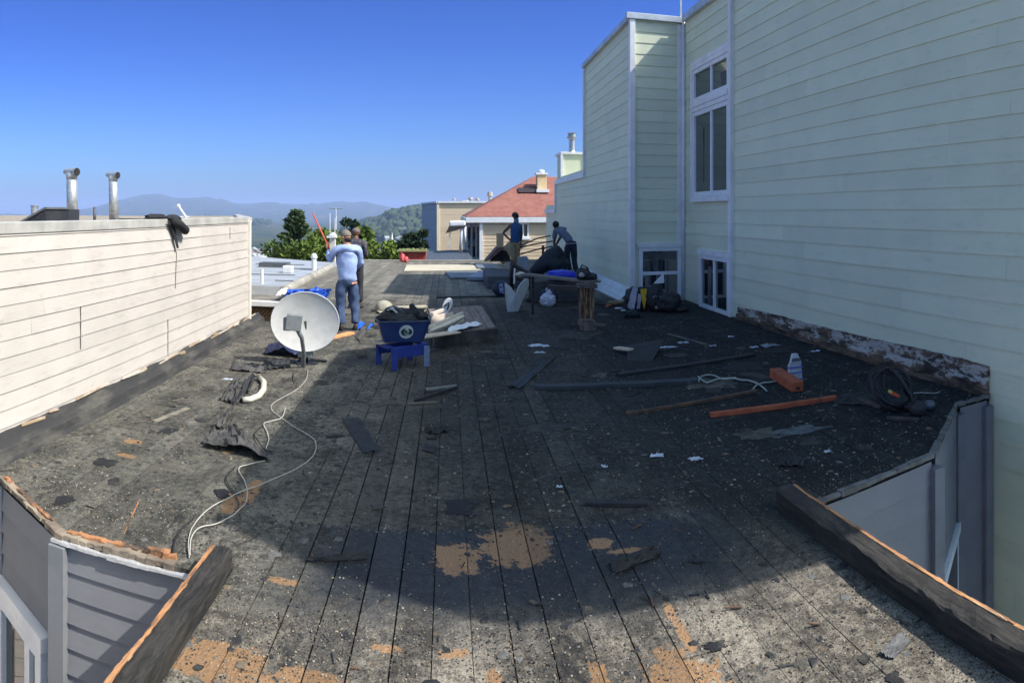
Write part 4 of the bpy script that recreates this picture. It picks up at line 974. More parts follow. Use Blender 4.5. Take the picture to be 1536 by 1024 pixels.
T('leafy','slim far tree sticking up above the valley woods',527,326,70,1.4,DK2,12,crown_from=.5,n=3500,leaf=.2)
# woods on the near right hill and mid ridge: one mass
def woods():
    rnd = random.Random(9); vs = []; fs = []; c = 0
    while c < 5200:
        if c < 3600: px = rnd.uniform(330, 720); r = rnd.uniform(1250, 2500)
        else: px = rnd.uniform(-100, 760); r = rnd.uniform(2200, 3500)
        p = A(px, 330, r); z = tz(px, r)
        if z < -55 or noise.noise(Vector((p.x*.008, p.y*.008, 2))) < -.25: 
            c += 1; continue
        s = rnd.uniform(3.5, 8)*(1.6 if r < 2600 else 1.8); o = len(vs); cz = z+s*rnd.uniform(.3,.7)
        for lat, zz_ in ((.75,-.7),(1.,-.1),(.8,.55),(.35,.9)):
            for j in range(7):
                a = j*.898+lat; k = s*lat*rnd.uniform(.7,1.25); vs.append((p.x+k*cos(a), p.y+k*sin(a), cz+s*zz_*rnd.uniform(.8,1.15)))
        for l_ in range(3):
            for j in range(7): fs.append((o+l_*7+j, o+l_*7+(j+1) % 7, o+l_*7+7+(j+1) % 7, o+l_*7+7+j))
        fs.append(tuple(o+21+j for j in range(7)))
        c += 1
    m = MB(); m.v = [Vector(v) for v in vs]; m.f = fs; m.m = [0]*len(fs)
    o = m.build('distant_woods', M('far_trees', (.020,.040,.016), (.045,.07,.025), .95, .03, bump=0), at=(0,0,0)); tag(o, 'dark woods covering the hills beyond the valley', 'woods'); struct(o, 'stuff')
woods()
# town in the valley
def town():
    rnd = random.Random(21)
    cols = [('pale',(.62,.60,.56)),('tan',(.50,.40,.30)),('grey',(.30,.32,.35))]
    protos = []
    for nm, c in cols:
        m = MB(); m.prism([(-5,-4,-2),(5,-4,-2),(5,4,-2),(-5,4,-2)], (0,0,7.5)); wall = ('wall', m, M(nm+'_far_wall', c, None, .9, .3, bump=0))
        m2 = MB(); m2.prism([(-5.5,-4.6,5.5),(5.5,-4.6,5.5),(0,-4.6,8.6)], (0,9.2,0)); roof = ('roof', m2, M(nm+'_far_roof', {'pale':(.20,.18,.17),'tan':(.26,.13,.09),'grey':(.36,.36,.36)}[nm], None, .9, .3, bump=0))
        m3 = MB()
        for x in (-3,0,3): m3.box((x,-4.05,2.6), (1.5,.1,1.7))
        win = ('windows_front', m3, GLASS); protos.append((nm, wall, roof, win))
    meshes = []
    for nm, *ps in protos:
        t = thing(nm+'_far_house', f'tiny {nm} gabled house in the hazy valley town', 'house', (0,0,0), f'{nm} houses of the valley town')
        ch = [mb.build(n_, mt, t) for n_, mb, mt in ps[:2]]; meshes.append((t, ch))
    used = [False]*3; k = 0
    while k < 150:
        if k < 100: px = rnd.uniform(352, 425); r = rnd.uniform(560, 1050)
        elif k < 128: px = rnd.uniform(425, 570); r = rnd.uniform(600, 1000)
        else: px = rnd.uniform(572, 628); r = rnd.uniform(900, 1500)
        i = rnd.choices((0,1,2),(.5,.28,.22))[0]; p = A(px, 330, r); z = tz(px, r); t, ch = meshes[i]
        if used[i]:
            o = t.copy(); COL.objects.link(o)
            for c in ch: d = c.copy(); COL.objects.link(d); d.parent = o
        else: o = t; used[i] = True
        s = rnd.uniform(.8, 1.5); o.location = (p.x, p.y, z); o.rotation_euler.z = rnd.random()*3.14; o.scale = (s*rnd.uniform(.8,1.4), s, s*rnd.uniform(.9,1.3)); k += 1
town()
p = A(588, 363, 75)
m = MB(); m.lathe((p.x,p.y,EYE-.052*75), [(1.25,0),(.5,.45),(.12,.95),(.03,1.6)], 8); tag(m.build('canopy', WHT2), 'small white peaked canopy among the lime trees left of the red skip', 'canopy')
p = A(402, 386, 48)
CP = thing('garden_canopy', 'curved white canopy on thin posts beyond the grey roof', 'canopy', Vector((p.x,p.y,-6)))
m = MB(); c0 = A(383,388,48); c1 = A(413,383,50); m.sheet([c0, A(398,391,46.5), A(420,380,49), A(395,384,51)], 8, 6, .1, 2, 1, curl=lambda u, v: -.5*sin(pi*u)*.5); m.build('cloth', WHT2, CP, smooth=True)
for q in (A(404,392,48.5), A(386,390,48)): m = MB(); m.tube([(q.x,q.y,-9),(q.x,q.y,EYE-.070*48.5)], .05, 6); m.build('post', M('beige_post', (.5,.46,.4), None, .8), CP)
# ================================================================ things on the roof
def up(p, h): return Vector((p.x, p.y, p.z+h))
SHEETG = M('dish_grey', (.57,.565,.55), (.49,.485,.47), .5, 6, bump=.03)
MIDG = M('plastic_grey', (.22,.24,.245), (.18,.195,.20), .5, 8, bump=.05)
DKM = M('dark_metal', (.05,.052,.055), (.03,.03,.032), .5, 9, metal=.4)
# satellite dish
bp = G(459, 544)
SD = thing('satellite_dish', 'oval grey satellite dish on a short mast standing on the bare roof', 'satellite dish', bp)
dc = A(458, 481, 9.02); nrm = (Vector((0,0,EYE))-dc); nrm.z = .55; nrm.x -= .9; nrm.normalize()
ux = Vector((0,0,1)).cross(nrm).normalized(); uy = nrm.cross(ux)
def dish(mb, off, k=1.0):
    n = 48; rings = 10; vs = []
    for i in range(rings+1):
        f = i/rings
        for j in range(n):
            a = 2*pi*j/n; vs.append(dc+ux*(.455*f*k*cos(a))+uy*(.39*f*k*sin(a))+nrm*(off+.075*f*f))
    mb.add(vs, [(i*n+j, i*n+(j+1) % n, (i+1)*n+(j+1) % n, (i+1)*n+j) for i in range(rings) for j in range(n)])
m = MB(); dish(m, 0); dish(m, -.012)
n = 48; o = 0
m.add([dc+ux*(.455*cos(2*pi*j/n))+uy*(.39*sin(2*pi*j/n))+nrm*.075 for j in range(n)]+[dc+ux*(.455*cos(2*pi*j/n))+uy*(.39*sin(2*pi*j/n))+nrm*.060 for j in range(n)], [(j, (j+1) % n, n+(j+1) % n, n+j) for j in range(n)])
rf = m.build('reflector', SHEETG, SD, smooth=True)
m = MB(); m.tube([dc+ux*(.459*cos(2*pi*j/48))+uy*(.394*sin(2*pi*j/48))+nrm*.072 for j in range(49)], .007, 6, caps=False); m.build('rim', M('dish_rim', (.62,.62,.63), None, .4), rf, smooth=True)
lb = A(441, 483, 8.5)
m = MB(); m.box(lb, (.20,.10,.20), Matrix.Rotation(.18,3,'Z') @ Matrix.Rotation(.12,3,'Y')); m.box(lb+Vector((-.10,.08,-.03)), (.10,.12,.17)); lnb = m.build('receiver', MIDG, SD, bevel=.008)
jt = dc-uy*.41+nrm*.02; lowp = jt+Vector((0,-.05,-.20))
m = MB(); P = [lb+Vector((.04,0,-.08)), lb+Vector((.09,.05,-.20)), lb.lerp(lowp,.55)+Vector((.06,-.02,-.06)), lowp+Vector((0,-.06,.02)), lowp]
m.tube([P[0].lerp(P[1],0), P[0].lerp(P[1],.6), P[1], P[1].lerp(P[2],.5), P[2], P[2].lerp(P[3],.5), P[3], P[4]], [.030,.03,.028,.028,.028,.028,.028,.028], 10); m.build('arm', M('arm_grey', (.20,.21,.215), (.14,.15,.155), .5, 9), SD, smooth=True)
m = MB(); m.tube([up(bp,0), up(bp,.16)+Vector((0,.02,0)), jt+Vector((.02,.05,.12))], .032, 12); m.tube([jt+Vector((.02,.05,.12)), dc-nrm*.02], .028, 10); m.build('mast', DKM, SD, smooth=True)
m = MB(); m.box(up(bp,.008), (.28,.24,.014), Matrix.Rotation(.5,3,'Z')); m.beam(bp+Vector((-.12,.08,.01)), up(bp,.17), .02,.02); m.build('foot_plate', DKM, SD)
m = MB(); m.box(jt+Vector((0,.02,-.03)), (.20,.07,.08)); m.tube([jt+Vector((-.10,.0,-.02)), jt+Vector((.10,.0,-.02))], .02, 8); m.build('bracket', MIDG, SD, bevel=.005)
# cables on the roof
def cable(label, pts, r, mat, name='cable', lift=.006, amp=0, cat='cable', group=None, scale_spread=1):
    P = [G(*p) if len(p) == 2 else G(p[0], p[1], p[2]) for p in pts]
    out = []
    for i in range(len(P)-1):
        p0 = P[max(i-1,0)]; p1 = P[i]; p2 = P[i+1]; p3 = P[min(i+2,len(P)-1)]
        for k in range(8):
            t = k/8; out.append(.5*((2*p1)+(p2-p0)*t+(2*p0-5*p1+4*p2-p3)*t*t+(3*p1-p0-3*p2+p3)*t**3))
    out.append(P[-1])
    for i, q in enumerate(out): q.z = max(q.z, 0)+r+lift+abs(.018*noise.noise(Vector((i*.12,r*99,len(out)))))
    m = MB(); m.tube(out, r, 7); return tag(m.build(name, mat, smooth=True), label, cat, group)
WCB = M('white_cable', (.50,.48,.43), (.38,.37,.33), .5, 20, bump=0); BCB = M('black_cable', (.015,.015,.016), (.03,.03,.03), .5, 20, bump=0)
cable('pale cable snaking from the dish foot across the boards to the left beam', [(462,556),(458,572),(438,590),(412,604),(407,614),(418,625),(440,640),(466,656),(474,668),(470,684),(448,702),(400,724),(350,745),(310,768),(290,790),(283,812),(284,838)], .0036, WCB)
cable('second pale cable crossing the orange bare patch', [(398,692),(368,699),(358,706),(366,722),(371,738),(368,756),(355,770),(330,785),(300,795),(287,808),(285,836)], .0038, WCB)
cable('short pale cable loop lying above the torn felt flap', [(428,612),(424,626),(412,632),(396,636),(401,650),(403,662),(399,674)], .005, WCB)
cable('thin black wire curling from the felt flap to the broken edge', [(352,703),(340,716),(342,728),(352,742),(358,756),(357,766)], .006, BCB)
cable('black wire bending down to the left beam end', [(290,780),(272,796),(262,815),(260,836)], .006, BCB)
cable('thin black wire left of the pale cable by the felt flap', [(396,638),(384,648),(383,658),(392,670),(400,678)], .005, BCB)
cable('black wire forked off under the dish foot', [(441,560),(440,570),(448,583)], .005, BCB)
ROPE = M('pale_rope', (.42,.46,.42), (.30,.34,.31), .8, 40)
cable('pale rope tangled beside the dark batten and orange brick', [(1047,566),(1060,575),(1085,569),(1110,571),(1130,574),(1144,582),(1150,588)], .010, ROPE, 'rope', cat='rope')
cable('short loop of pale rope near the plank end', [(1130,584),(1140,577),(1158,574),(1172,571)], .009, ROPE, 'rope', cat='rope')
cable('pale rope loop over the end of the dark batten', [(1048,574),(1052,566),(1068,564),(1084,570),(1104,568)], .009, ROPE, 'rope', cat='rope')
# torn felt and flaps
FELT = M('torn_felt', (.040,.040,.042), (.085,.082,.078), .85, 7, bump=.9, bscale=45, dirt=(.15,.14,.12), dirt_amt=(.6,.72))
FELTD = M('black_felt_strip', (.012,.013,.017), (.03,.031,.035), .7, 8, bump=.6, dirt=(.10,.10,.10), dirt_amt=(.64,.74))
def flap(label, quad, amp=.03, seed=1, mat=None, name='felt_flap', nu=16, nv=8, edge=.05, curl=None, thick=.004, cat='roofing felt', group='torn felt pieces', h=.004):
    Q = [G(*q) if len(q) == 2 else G(q[0], q[1], q[2]) for q in quad]
    for q in Q: q.z += h
    if (Q[1]-Q[0]).cross(Q[3]-Q[0]).z < 0: Q = [Q[1], Q[0], Q[3], Q[2]]
    m = MB(); m.sheet(Q, nu, nv, amp, 4, seed, thick, edge, curl); return tag(m.build(name, mat or FELT, smooth=False), label, cat, group)
flap('large curled grey felt flap between the cables on the left', [(300,672),(408,691),(352,640),(318,646)], .05, 3, curl=lambda u, v: .06*sin(pi*u)*(1-v), nu=22, nv=12, edge=.10)
flap('narrow felt fold leaning above the large flap', [(318,640),(350,612),(362,604),(332,650)], .05, 5, edge=.08, curl=lambda u, v: .05*v)
flap('dark felt flap left of the dish foot', [(392,556),(436,552),(434,541),(398,545)], .05, 6, mat=FELTD, curl=lambda u, v: .05*sin(pi*v))
flap('long low felt flap running left of the dish toward the cream wall', [(345,556),(395,560),(398,548),(352,546)], .05, 7)
flap('blackish felt sheet in the dish shadow by the brown boards', [(395,532),(452,538),(450,524),(405,520)], .08, 8, mat=M('navy_tarp', (.010,.014,.040), (.02,.03,.09), .5, 6), name='folded_tarpaulin', cat='tarpaulin', group=None, curl=lambda u, v: .07*sin(pi*u))
flap('pointed dark flashing turned up right of the man', [(532,504),(540,513),(557,492),(552,489)], .03, 9, curl=lambda u, v: .10*v)
flap('flat square of tar paper with one pale edge, mid roof', [(513,628),(545,680),(570,676),(538,626)], .012, 10, mat=FELTD, edge=.03)
flap('dark roofing scrap like a shoe sole in the tarry band', [(914,848),(922,862),(992,834),(982,822)], .03, 12, mat=FELTD, edge=.06)
flap('small grey felt scrap in the sun near the right beam', [(1318,982),(1340,990),(1366,962),(1350,950)], .02, 13, edge=.05, mat=M('grey_scrap', (.12,.125,.13), (.07,.07,.075), .7, 9))
flap('bent strip of felt at the edge of the shadow, lower left', [(458,843),(462,838),(552,832),(550,840)], .02, 14, mat=FELTD)
flap('blackened sheet behind the orange stick', [(1250,606),(1300,608),(1320,592),(1262,590)], .02, 15, mat=FELTD)
flap('low dark hump of felt by the cable coil', [(1165,700),(1205,700),(1210,688),(1172,686)], .03, 16, mat=FELTD)
flap('oval scrap of felt in mid roof', [(634,676),(650,680),(656,671),(640,668)], .01, 17, mat=FELTD, edge=.1)
flap('dark felt lump by the square hole in mid roof', [(636,648),(652,652),(676,648),(658,641)], .03, 18, mat=FELTD, edge=.1)
flap('triangular dark flashing left of the long batten', [(758,582),(782,582),(836,534),(806,548)], .03, 19, mat=M('blue_black_felt', (.025,.034,.050), (.05,.06,.075), .7, 9))
flap('sheet of crumpled grey felt left of the dish foot', [(330,600),(352,606),(368,578),(352,570)], .07, 20)
# blue corner pieces and orange board at the man's feet
flap('bright blue tarp corner beside the boots of the man in pale blue', [(530,492),(548,497),(562,487),(538,484)], .05, 21, mat=M('blue_tarp', (.015,.09,.52), (.02,.13,.62), .5, 7, bump=.3), name='blue_tarp_scrap', cat='tarpaulin', group=None)
def stick(label, a, b, w, h, mat, name='wood_strip', ha=0, hb=0, cat='wood', n=9, seed=1, group=None, taper=1.):
    a = G(*a) if not isinstance(a, Vector) else a; b = G(*b) if not isinstance(b, Vector) else b
    a = a.copy(); b = b.copy(); a.z = h/2+.004+ha; b.z = h/2+.004+hb; m = MB(); rnd = random.Random(seed); vs = []
    d = (b-a).normalized(); s = d.cross(Vector((0,0,1))).normalized(); u = s.cross(d)
    pr = [(-.5,-.5),(-.5,.42),(-.42,.5),(.4,.5),(.5,.4),(.5,-.5)]; W = len(pr)
    for i in range(n+1):
        p = a.lerp(b, i/n); k = 1+(taper-1)*i/n; wv = .12*w*noise.noise(Vector((i*.7, seed, 1)))
        for x, z in pr: vs.append(p+s*((x*k+.10*noise.noise(Vector((i*1.1, x, seed))))*w+wv)+u*(z*k*h*(1+.25*noise.noise(Vector((i*.9, z*2, seed+3))))))
    m.add(vs, [(i*W+j, i*W+(j+1) % W, (i+1)*W+(j+1) % W, (i+1)*W+j) for i in range(n) for j in range(W)]+[tuple(range(W)), tuple(reversed(range(n*W, n*W+W)))])
    return tag(m.build(name, mat, fix=True), label, cat, group)
BRW = M('brown_lath', (.14,.075,.045), (.06,.04,.03), .8, 9, (1,1,1), bump=.6)
ORW = M('orange_redwood', (.42,.105,.045), (.30,.075,.035), .75, 8, bump=.6, dirt=(.08,.05,.04), dirt_amt=(.6,.7))
PALEW = M('pale_board', (.52,.40,.28), (.66,.58,.48), .8, 6, (3,1,1), bump=.5)
stick('thick black batten lying across the mid roof', (803,583), (1045,573), .13, .045, M('blue_black_batten', (.020,.027,.036), (.04,.048,.055), .7, 4, bump=.5, dirt=(.09,.10,.11), dirt_amt=(.62,.72)), seed=2, n=14)
stick('dark lath lying behind the thick batten', (926,563), (1130,533), .10, .03, FELTD, seed=3, n=12)
stick('long grey-brown lath pointing toward the orange brick', (940,622), (1134,588), .045, .03, BRW, seed=4, n=12)
stick('orange-red wooden pole lying on the right of the roof', (1066,625), (1253,599), .055, .045, ORW, seed=5, n=12)
stick('flat black strip just above the tarry band', (877,757), (971,757), .055, .025, FELTD, seed=6)
stick('thin pale lath near the white wall scraps', (1003,501), (1060,517), .05, .012, M('dusty_lath', (.16,.15,.13), (.10,.095,.085), .9, 8), seed=7)
stick('slanting black-edged strip in mid roof', (622,603), (686,582), .03, .03, FELTD, seed=8)
stick('pale grey splinter on the black-edged strip', (640,588), (684,582), .06, .02, M('grey_splinter', (.20,.20,.185), (.12,.12,.11), .9, 9), ha=.02, hb=.02, seed=9)
stick('lower tan splinter in mid roof', (612,606), (656,604), .06, .012, M('tan_splinter', (.14,.125,.09), (.09,.08,.06), .9, 9), seed=10)
stick('black stick at the right of the dish foot', (465,541), (490,543), .05, .03, FELTD, seed=12)
stick('orange new board under the boots of the man in pale blue', (466,515), (527,500), .14, .03, M('orange_board', (.72,.34,.15), (.60,.26,.11), .7, 6, bump=.3), name='board', seed=13)
stick('thin orange twig lying left of the beam', (186,800), (208,753), .008, .006, SPL, name='splinter', seed=14)
stick('short black strip in the shadow edge, right of the tarry band', (1033,843), (1056,842), .03, .012, FELTD, seed=15)
stick('wide weathered board lying flat between the shadows at left', (232,632), (282,612), .07, .006, M('weathered_sliver', (.22,.20,.16), (.12,.11,.09), .9, 9), seed=16)
# dark wedge block with a pale end
m = MB(); q = [G(946,541), G(972,543), G(996,520,.12), G(922,521,.05)]
m.prism([G(944,541), G(978,541), up(G(996,525),.14), up(G(944,530),.10)], (0,.12,.0)); WBk = thing('wedge_block', 'dark wedge of timber with a pale broken end, centre right', 'wood', G(960,541))
m.build('body', FELTD, WBk, fix=True); m = MB(); m.beam(up(G(924,526),.05), up(G(946,533),.09), .10, .03); m.build('pale_end', PALEW, WBk)
# red brick-like block and the printed bag behind it
p0, p1 = G(1163,566), G(1197,588)
BR = thing('redwood_block', 'chunky red-brown timber offcut lying aslant at the right', 'wood', (p0+p1)/2)
m = MB(); m.beam(up(p0,.065), up(p1,.065), .15, .12, taper=.98); m.build('body', ORW, BR, bevel=.01)
m = MB(); m.beam(up(p1,.05)+(p1-p0).normalized()*.001, up(p1,.05)+(p1-p0).normalized()*.012, .04, .03); m.build('notch', BCB, BR)
CT = G(1193,572)
SB = thing('caulk_bag', 'white printed sachet with blue bands standing behind the redwood block', 'packet', CT)
def sach(mb, z0, z1, w0, w1, o=0):
    a = CT+Vector((-w0, 0, z0)); mb.prism([CT+Vector((-w0,-.02-o,z0)), CT+Vector((w0,-.02-o,z0)), CT+Vector((w1,-.0-o,z1)), CT+Vector((-w1,.0-o,z1))], (0,.04+2*o,0))
m = MB(); sach(m, 0, .22, .095, .085); sach(m, .2205, .34, .085, .035); m.build('body', M('sachet_white', (.50,.52,.56), (.42,.44,.49), .5, 9), SB, bevel=.008)
for z0, z1 in ((.02,.07),(.11,.125),(.17,.185)):
    m = MB(); sach(m, z0, z1, .092, .0905, .004); m.build('blue_band', M('blue_print', (.06,.10,.36), (.08,.12,.42), .5), SB)
m = MB(); sach(m, .25, .30, .06, .045, .004); m.build('dark_print', M('dark_print', (.08,.09,.13), None, .5), SB)
# white scraps of paper and plaster
def scrap(label, px, py, w, seed, mat=None, d=.5, name='paper_scrap', h=.02, group='white scraps on the roof'):
    c = G(px,py); m = MB(); m.sheet([c+Vector((-w,-w*d,.004)), c+Vector((w,-w*d,.004)), c+Vector((w*.8,w*d,.004)), c+Vector((-w*.9,w*d,.004))], 10, 7, h, 5, seed, .002, .30)
    return tag(m.build(name, mat or PAPER), label, 'scrap', group)
PAPER = M('crumpled_paper', (.62,.66,.74), (.48,.52,.60), .8, 12, bump=.3)
scrap('largest crumpled white paper right of the roof hatch', 808, 519, .15, 1)
scrap('tiny pale shred below the crumpled paper', 810, 529, .07, 2, d=.2)
scrap('small torn white paper with a tail in mid roof', 985, 684, .055, 3)
scrap('white and grey curl of tape beside a brown chip', 1043, 689, .055, 4)
scrap('white flake above the black strip', 907, 701, .02, 5)
scrap('white flake near the seam of the tarry band', 839, 731, .022, 6)
scrap('chalky scraps behind the dark wedge block', 1000, 521, .14, 7, d=.35)
scrap('pair of pale flakes right of the wedge block', 1025, 514, .08, 8)
scrap('whitish flake near the thin pale lath', 1069, 519, .05, 9)
scrap('small white chip on the roof before the rotten board', 1096, 505, .05, 10)
scrap('cluster of plaster crumbs beside the sachet', 1156, 519, .14, 11, h=.04, mat=M('plaster', (.34,.37,.40), (.22,.25,.28), .9, 12, bump=.6))
scrap('white curl at the end of the dark lath', 1131, 521, .06, 12)
scrap('white chip under the rotten base board', 1223, 527, .06, 13)
scrap('blue-white scrap by the pale rope', 1086, 569, .05, 14)
scrap('white chips on the boards behind the post', 900, 434, .16, 15, d=.25)
scrap('oval pale chip left of the dish', 343, 570, .07, 16, d=.3)
scrap('grey flake on the right of the roof', 1241, 678, .03, 17)
scrap('dusty pale smear of plaster right of the orange pole', 1198, 645, .24, 18, d=.4, h=.004, mat=M('dust_smear', (.13,.14,.15), (.07,.075,.08), .95, 12, bump=.4))
# scattered splinters of lath and felt curls that read as litter
rnd = random.Random(77); k = 0
while k < 46:
    px = rnd.uniform(60,1400); py = rnd.uniform(500,1010); p = G(px,py)
    if not (-3.3 < p.x < 5.2) or p.y < ylow(p.x)+.15 or (-1.6 < p.x < -1.2 and p.y < 4) or p.x > 2.2 and p.y < 4.4: continue
    L = rnd.uniform(.03,.10); a = rnd.random()*3.14; q = p+Vector((L*cos(a),L*sin(a),0))
    stick(('thin dark splinter lying loose on the boards','short curled strip of felt lying loose on the boards')[k % 2], p, q, rnd.uniform(.004,.013), rnd.uniform(.003,.007), (BRW, FELTD, FELT, FELTD)[k % 4], name=('splinter','felt_shred')[k % 2], cat=('splinter','felt shred')[k % 2], seed=k, n=4, group=('loose splinters','loose felt shreds')[k % 2], hb=rnd.uniform(0,.02)); k += 1
# vent hose ring on the left
hp = [G(*q) for q in ((361,603),(366,590),(371,577),(379,567),(390,570),(396,577),(395,589),(388,598),(376,603),(364,604))]
HS = thing('hose_loop', 'white and black rubber loop like a toilet seat lying on the left boards', 'hose', G(378,590))
m = MB(); P_ = [up(p, .035) for p in hp]; m.tube(P_[4:], [.028,.032,.034,.034,.033,.03], 10); m.build('pale_side', M('pale_rubber', (.60,.57,.47), (.50,.47,.39), .6, 9), HS, smooth=True)
m = MB(); m.tube(P_[:5], [.03,.03,.03,.028,.028], 10); m.tube([P_[1]+Vector((.05,.0,0)), P_[2]+Vector((.06,.0,0)), P_[3]+Vector((.03,-.05,0))], .014, 8); m.build('dark_side', BCB, HS, smooth=True)
m = MB(); m.beam(up(G(350,606),.02), up(G(371,572),.02), .06,.03); m.build('strap', FELTD, HS)
# blue sawhorse, plank and tub
p = G(589,556); q = G(643,548)
SH = thing('blue_sawhorse', 'low blue wooden trestle under the tub', 'trestle', (p+q)/2)
BLU = M('blue_paint', (.012,.03,.20), (.018,.04,.26), .55, 5, bump=.2, dirt=(.06,.08,.16), dirt_amt=(.62,.72)); BLUF = M('faded_blue_paint', (.20,.24,.36), (.10,.14,.30), .6, 9)
d = (q-p).normalized(); sd = Vector((-d.y,d.x,0)); H0 = .30
m = MB(); m.beam(p+sd*.03+Vector((0,0,H0-.075)), q+sd*.03+Vector((0,0,H0-.075)), .03, .15); m.build('front_rail', BLU, SH, bevel=.004)
m = MB(); m.beam(p+sd*.40+Vector((0,0,H0-.075)), q+sd*.40+Vector((0,0,H0-.075)), .03, .15); m.build('back_rail', BLU, SH, bevel=.004)
for e_ in (p+d*.02, q-d*.02): m = MB(); m.beam(e_+sd*.06+Vector((0,0,H0-.02)), e_+sd*.38+Vector((0,0,H0-.02)), .08, .03); m.build('end_rail', BLU, SH, bevel=.004)
for o_, mt in ((p+d*.03, BLU), (q-d*.03, BLUF), (p+d*.03+sd*.42, BLU), (q-d*.03+sd*.42, BLU)):
    m = MB(); m.beam(Vector((o_.x,o_.y,0)), Vector((o_.x,o_.y,H0-.03)), .075, .035, up=(0,1,0)); m.build('leg', mt, SH, bevel=.004)
ctr = (p+q)/2+sd*.22
m = MB(); PLa = ctr+Vector((-.36,-.10,H0+.012)); m.beam(PLa, G(684,497,.245), .20, .022); tag(m.build('plank', PALEW, bevel=.004), 'pale plank bridging the blue trestle and the roof hatch', 'plank')
TBc = Vector((ctr.x-.0, ctr.y+.08, H0+.028))
TB_ = thing('blue_tub', 'blue plastic tub with a round white badge, heaped with black cloth', 'tub', TBc)
def rr_ring(a, b, z, rc, n=6):
    out = []
    for cx, cy, a0 in ((a-rc,b-rc,0),(-a+rc,b-rc,90),(-a+rc,-b+rc,180),(a-rc,-b+rc,270)):
        for i in range(n+1):
            t = radians(a0+90*i/n); out.append((cx+rc*cos(t), cy+rc*sin(t), z))
    return out
RT = Matrix.Rotation(.20,3,'Z')
def tub(mb, z0, z1, a0, b0, a1, b1):
    R0 = rr_ring(a0,b0,z0,.07); R1 = rr_ring(a1,b1,z1,.09); n = len(R0)
    mb.add([TBc+RT @ Vector(v) for v in R0+R1], [(i,(i+1) % n,n+(i+1) % n,n+i) for i in range(n)])
m = MB(); tub(m, 0, .28, .27,.17,.355,.25); tub(m, .012, .28, .255,.155,.34,.235); R0 = rr_ring(.27,.17,.0,.07); R1 = rr_ring(.255,.155,.012,.07)
m.add([TBc+RT @ Vector(v) for v in R0], [tuple(reversed(range(len(R0))))]); m.add([TBc+RT @ Vector(v) for v in R1], [tuple(range(len(R1)))])
m.build('shell', M('blue_plastic', (.014,.032,.12), (.02,.045,.15), .45, 3, bump=.2, bscale=9, dirt=(.06,.07,.10), dirt_amt=(.64,.76)), TB_, smooth=False)
m = MB(); m.tube([TBc+RT @ Vector(v) for v in rr_ring(.35,.245,.28,.09)+rr_ring(.35,.245,.28,.09)[:1]], .013, 8, caps=False); m.build('rim', M('navy_rim', (.03,.045,.10), (.02,.03,.07), .4), TB_, smooth=True)
bc = TBc+RT @ Vector((.02,-.218,.145)); bn = (RT @ Vector((0,-1,-.29))).normalized()
m = MB(); m.lathe(bc, [(.095,0),(.095,.006)], 28, axis=bn); bdg = m.build('badge', M('badge_white', (.55,.62,.60), (.45,.52,.50), .5), TB_)
m = MB(); bx_ = RT @ Vector((1,0,0)); bz = bn.cross(bx_)*-1
for r_, a0, a1, w_ in ((.062,80,250,.018),(.040,110,260,.014),(.058,-70,60,.020),(.036,-40,90,.014),(.012,0,330,.016)):
    m.tube([bc+bn*.008+bx_*(r_*cos(radians(a0+(a1-a0)*i/8))*1.05+.004)+bz*(r_*.8*sin(radians(a0+(a1-a0)*i/8))) for i in range(9)], [w_*(.25+.5*sin(pi*i/8)) for i in range(9)], 5)
m.build('emblem', M('emblem_dark', (.02,.04,.035), None, .6), bdg)
BAGM = M('black_bag_cloth', (.012,.014,.016), (.028,.03,.033), .6, 7, bump=.5)
BG = thing('black_bag', 'soft black bag with straps heaped in the blue tub', 'bag', TBc+Vector((0,0,.05)))
m = MB(); m.blob(TBc+Vector((-.02,.02,.27)), (.30,.20,.13), 4, .35, 2.2, 3); m.blob(TBc+Vector((.16,.05,.32)), (.16,.13,.12), 3, .45, 2.5, 5); m.blob(TBc+Vector((-.18,.0,.31)), (.13,.12,.09), 3, .4, 2.5, 8); m.build('body', BAGM, BG, smooth=True)
m = MB(); c0 = TBc+Vector((-.10,-.06,.40)); m.tube([c0+Vector((-.14,0,-.06)), c0+Vector((-.12,0,.02)), c0+Vector((-.02,0,.055)), c0+Vector((.08,0,.02)), c0+Vector((.12,0,-.07))], .018, 8); m.build('handle', M('bag_strap', (.03,.035,.045), (.10,.11,.13), .5, 20), BG, smooth=True)
m = MB(); m.blob(c0+Vector((-.04,.02,.03)), (.06,.05,.03), 2, .2, 3, 1); m.tube([c0+Vector((-.04,-.02,.03)), c0+Vector((.04,-.04,-.03)), c0+Vector((.10,-.06,-.1))], .012, 6); m.build('buckle', M('pale_buckle', (.45,.48,.50), None, .5), BG, smooth=True)
m = MB(); a_ = TBc+Vector((.09,-.02,.34)); m.prism([a_, a_+Vector((.10,0,-.0)), a_+Vector((.22,-.02,-.06)), a_+Vector((.04,0,.15)), a_+Vector((.0,0,.14))], (.01,.05,0)); m.build('flap', BAGM, BG)
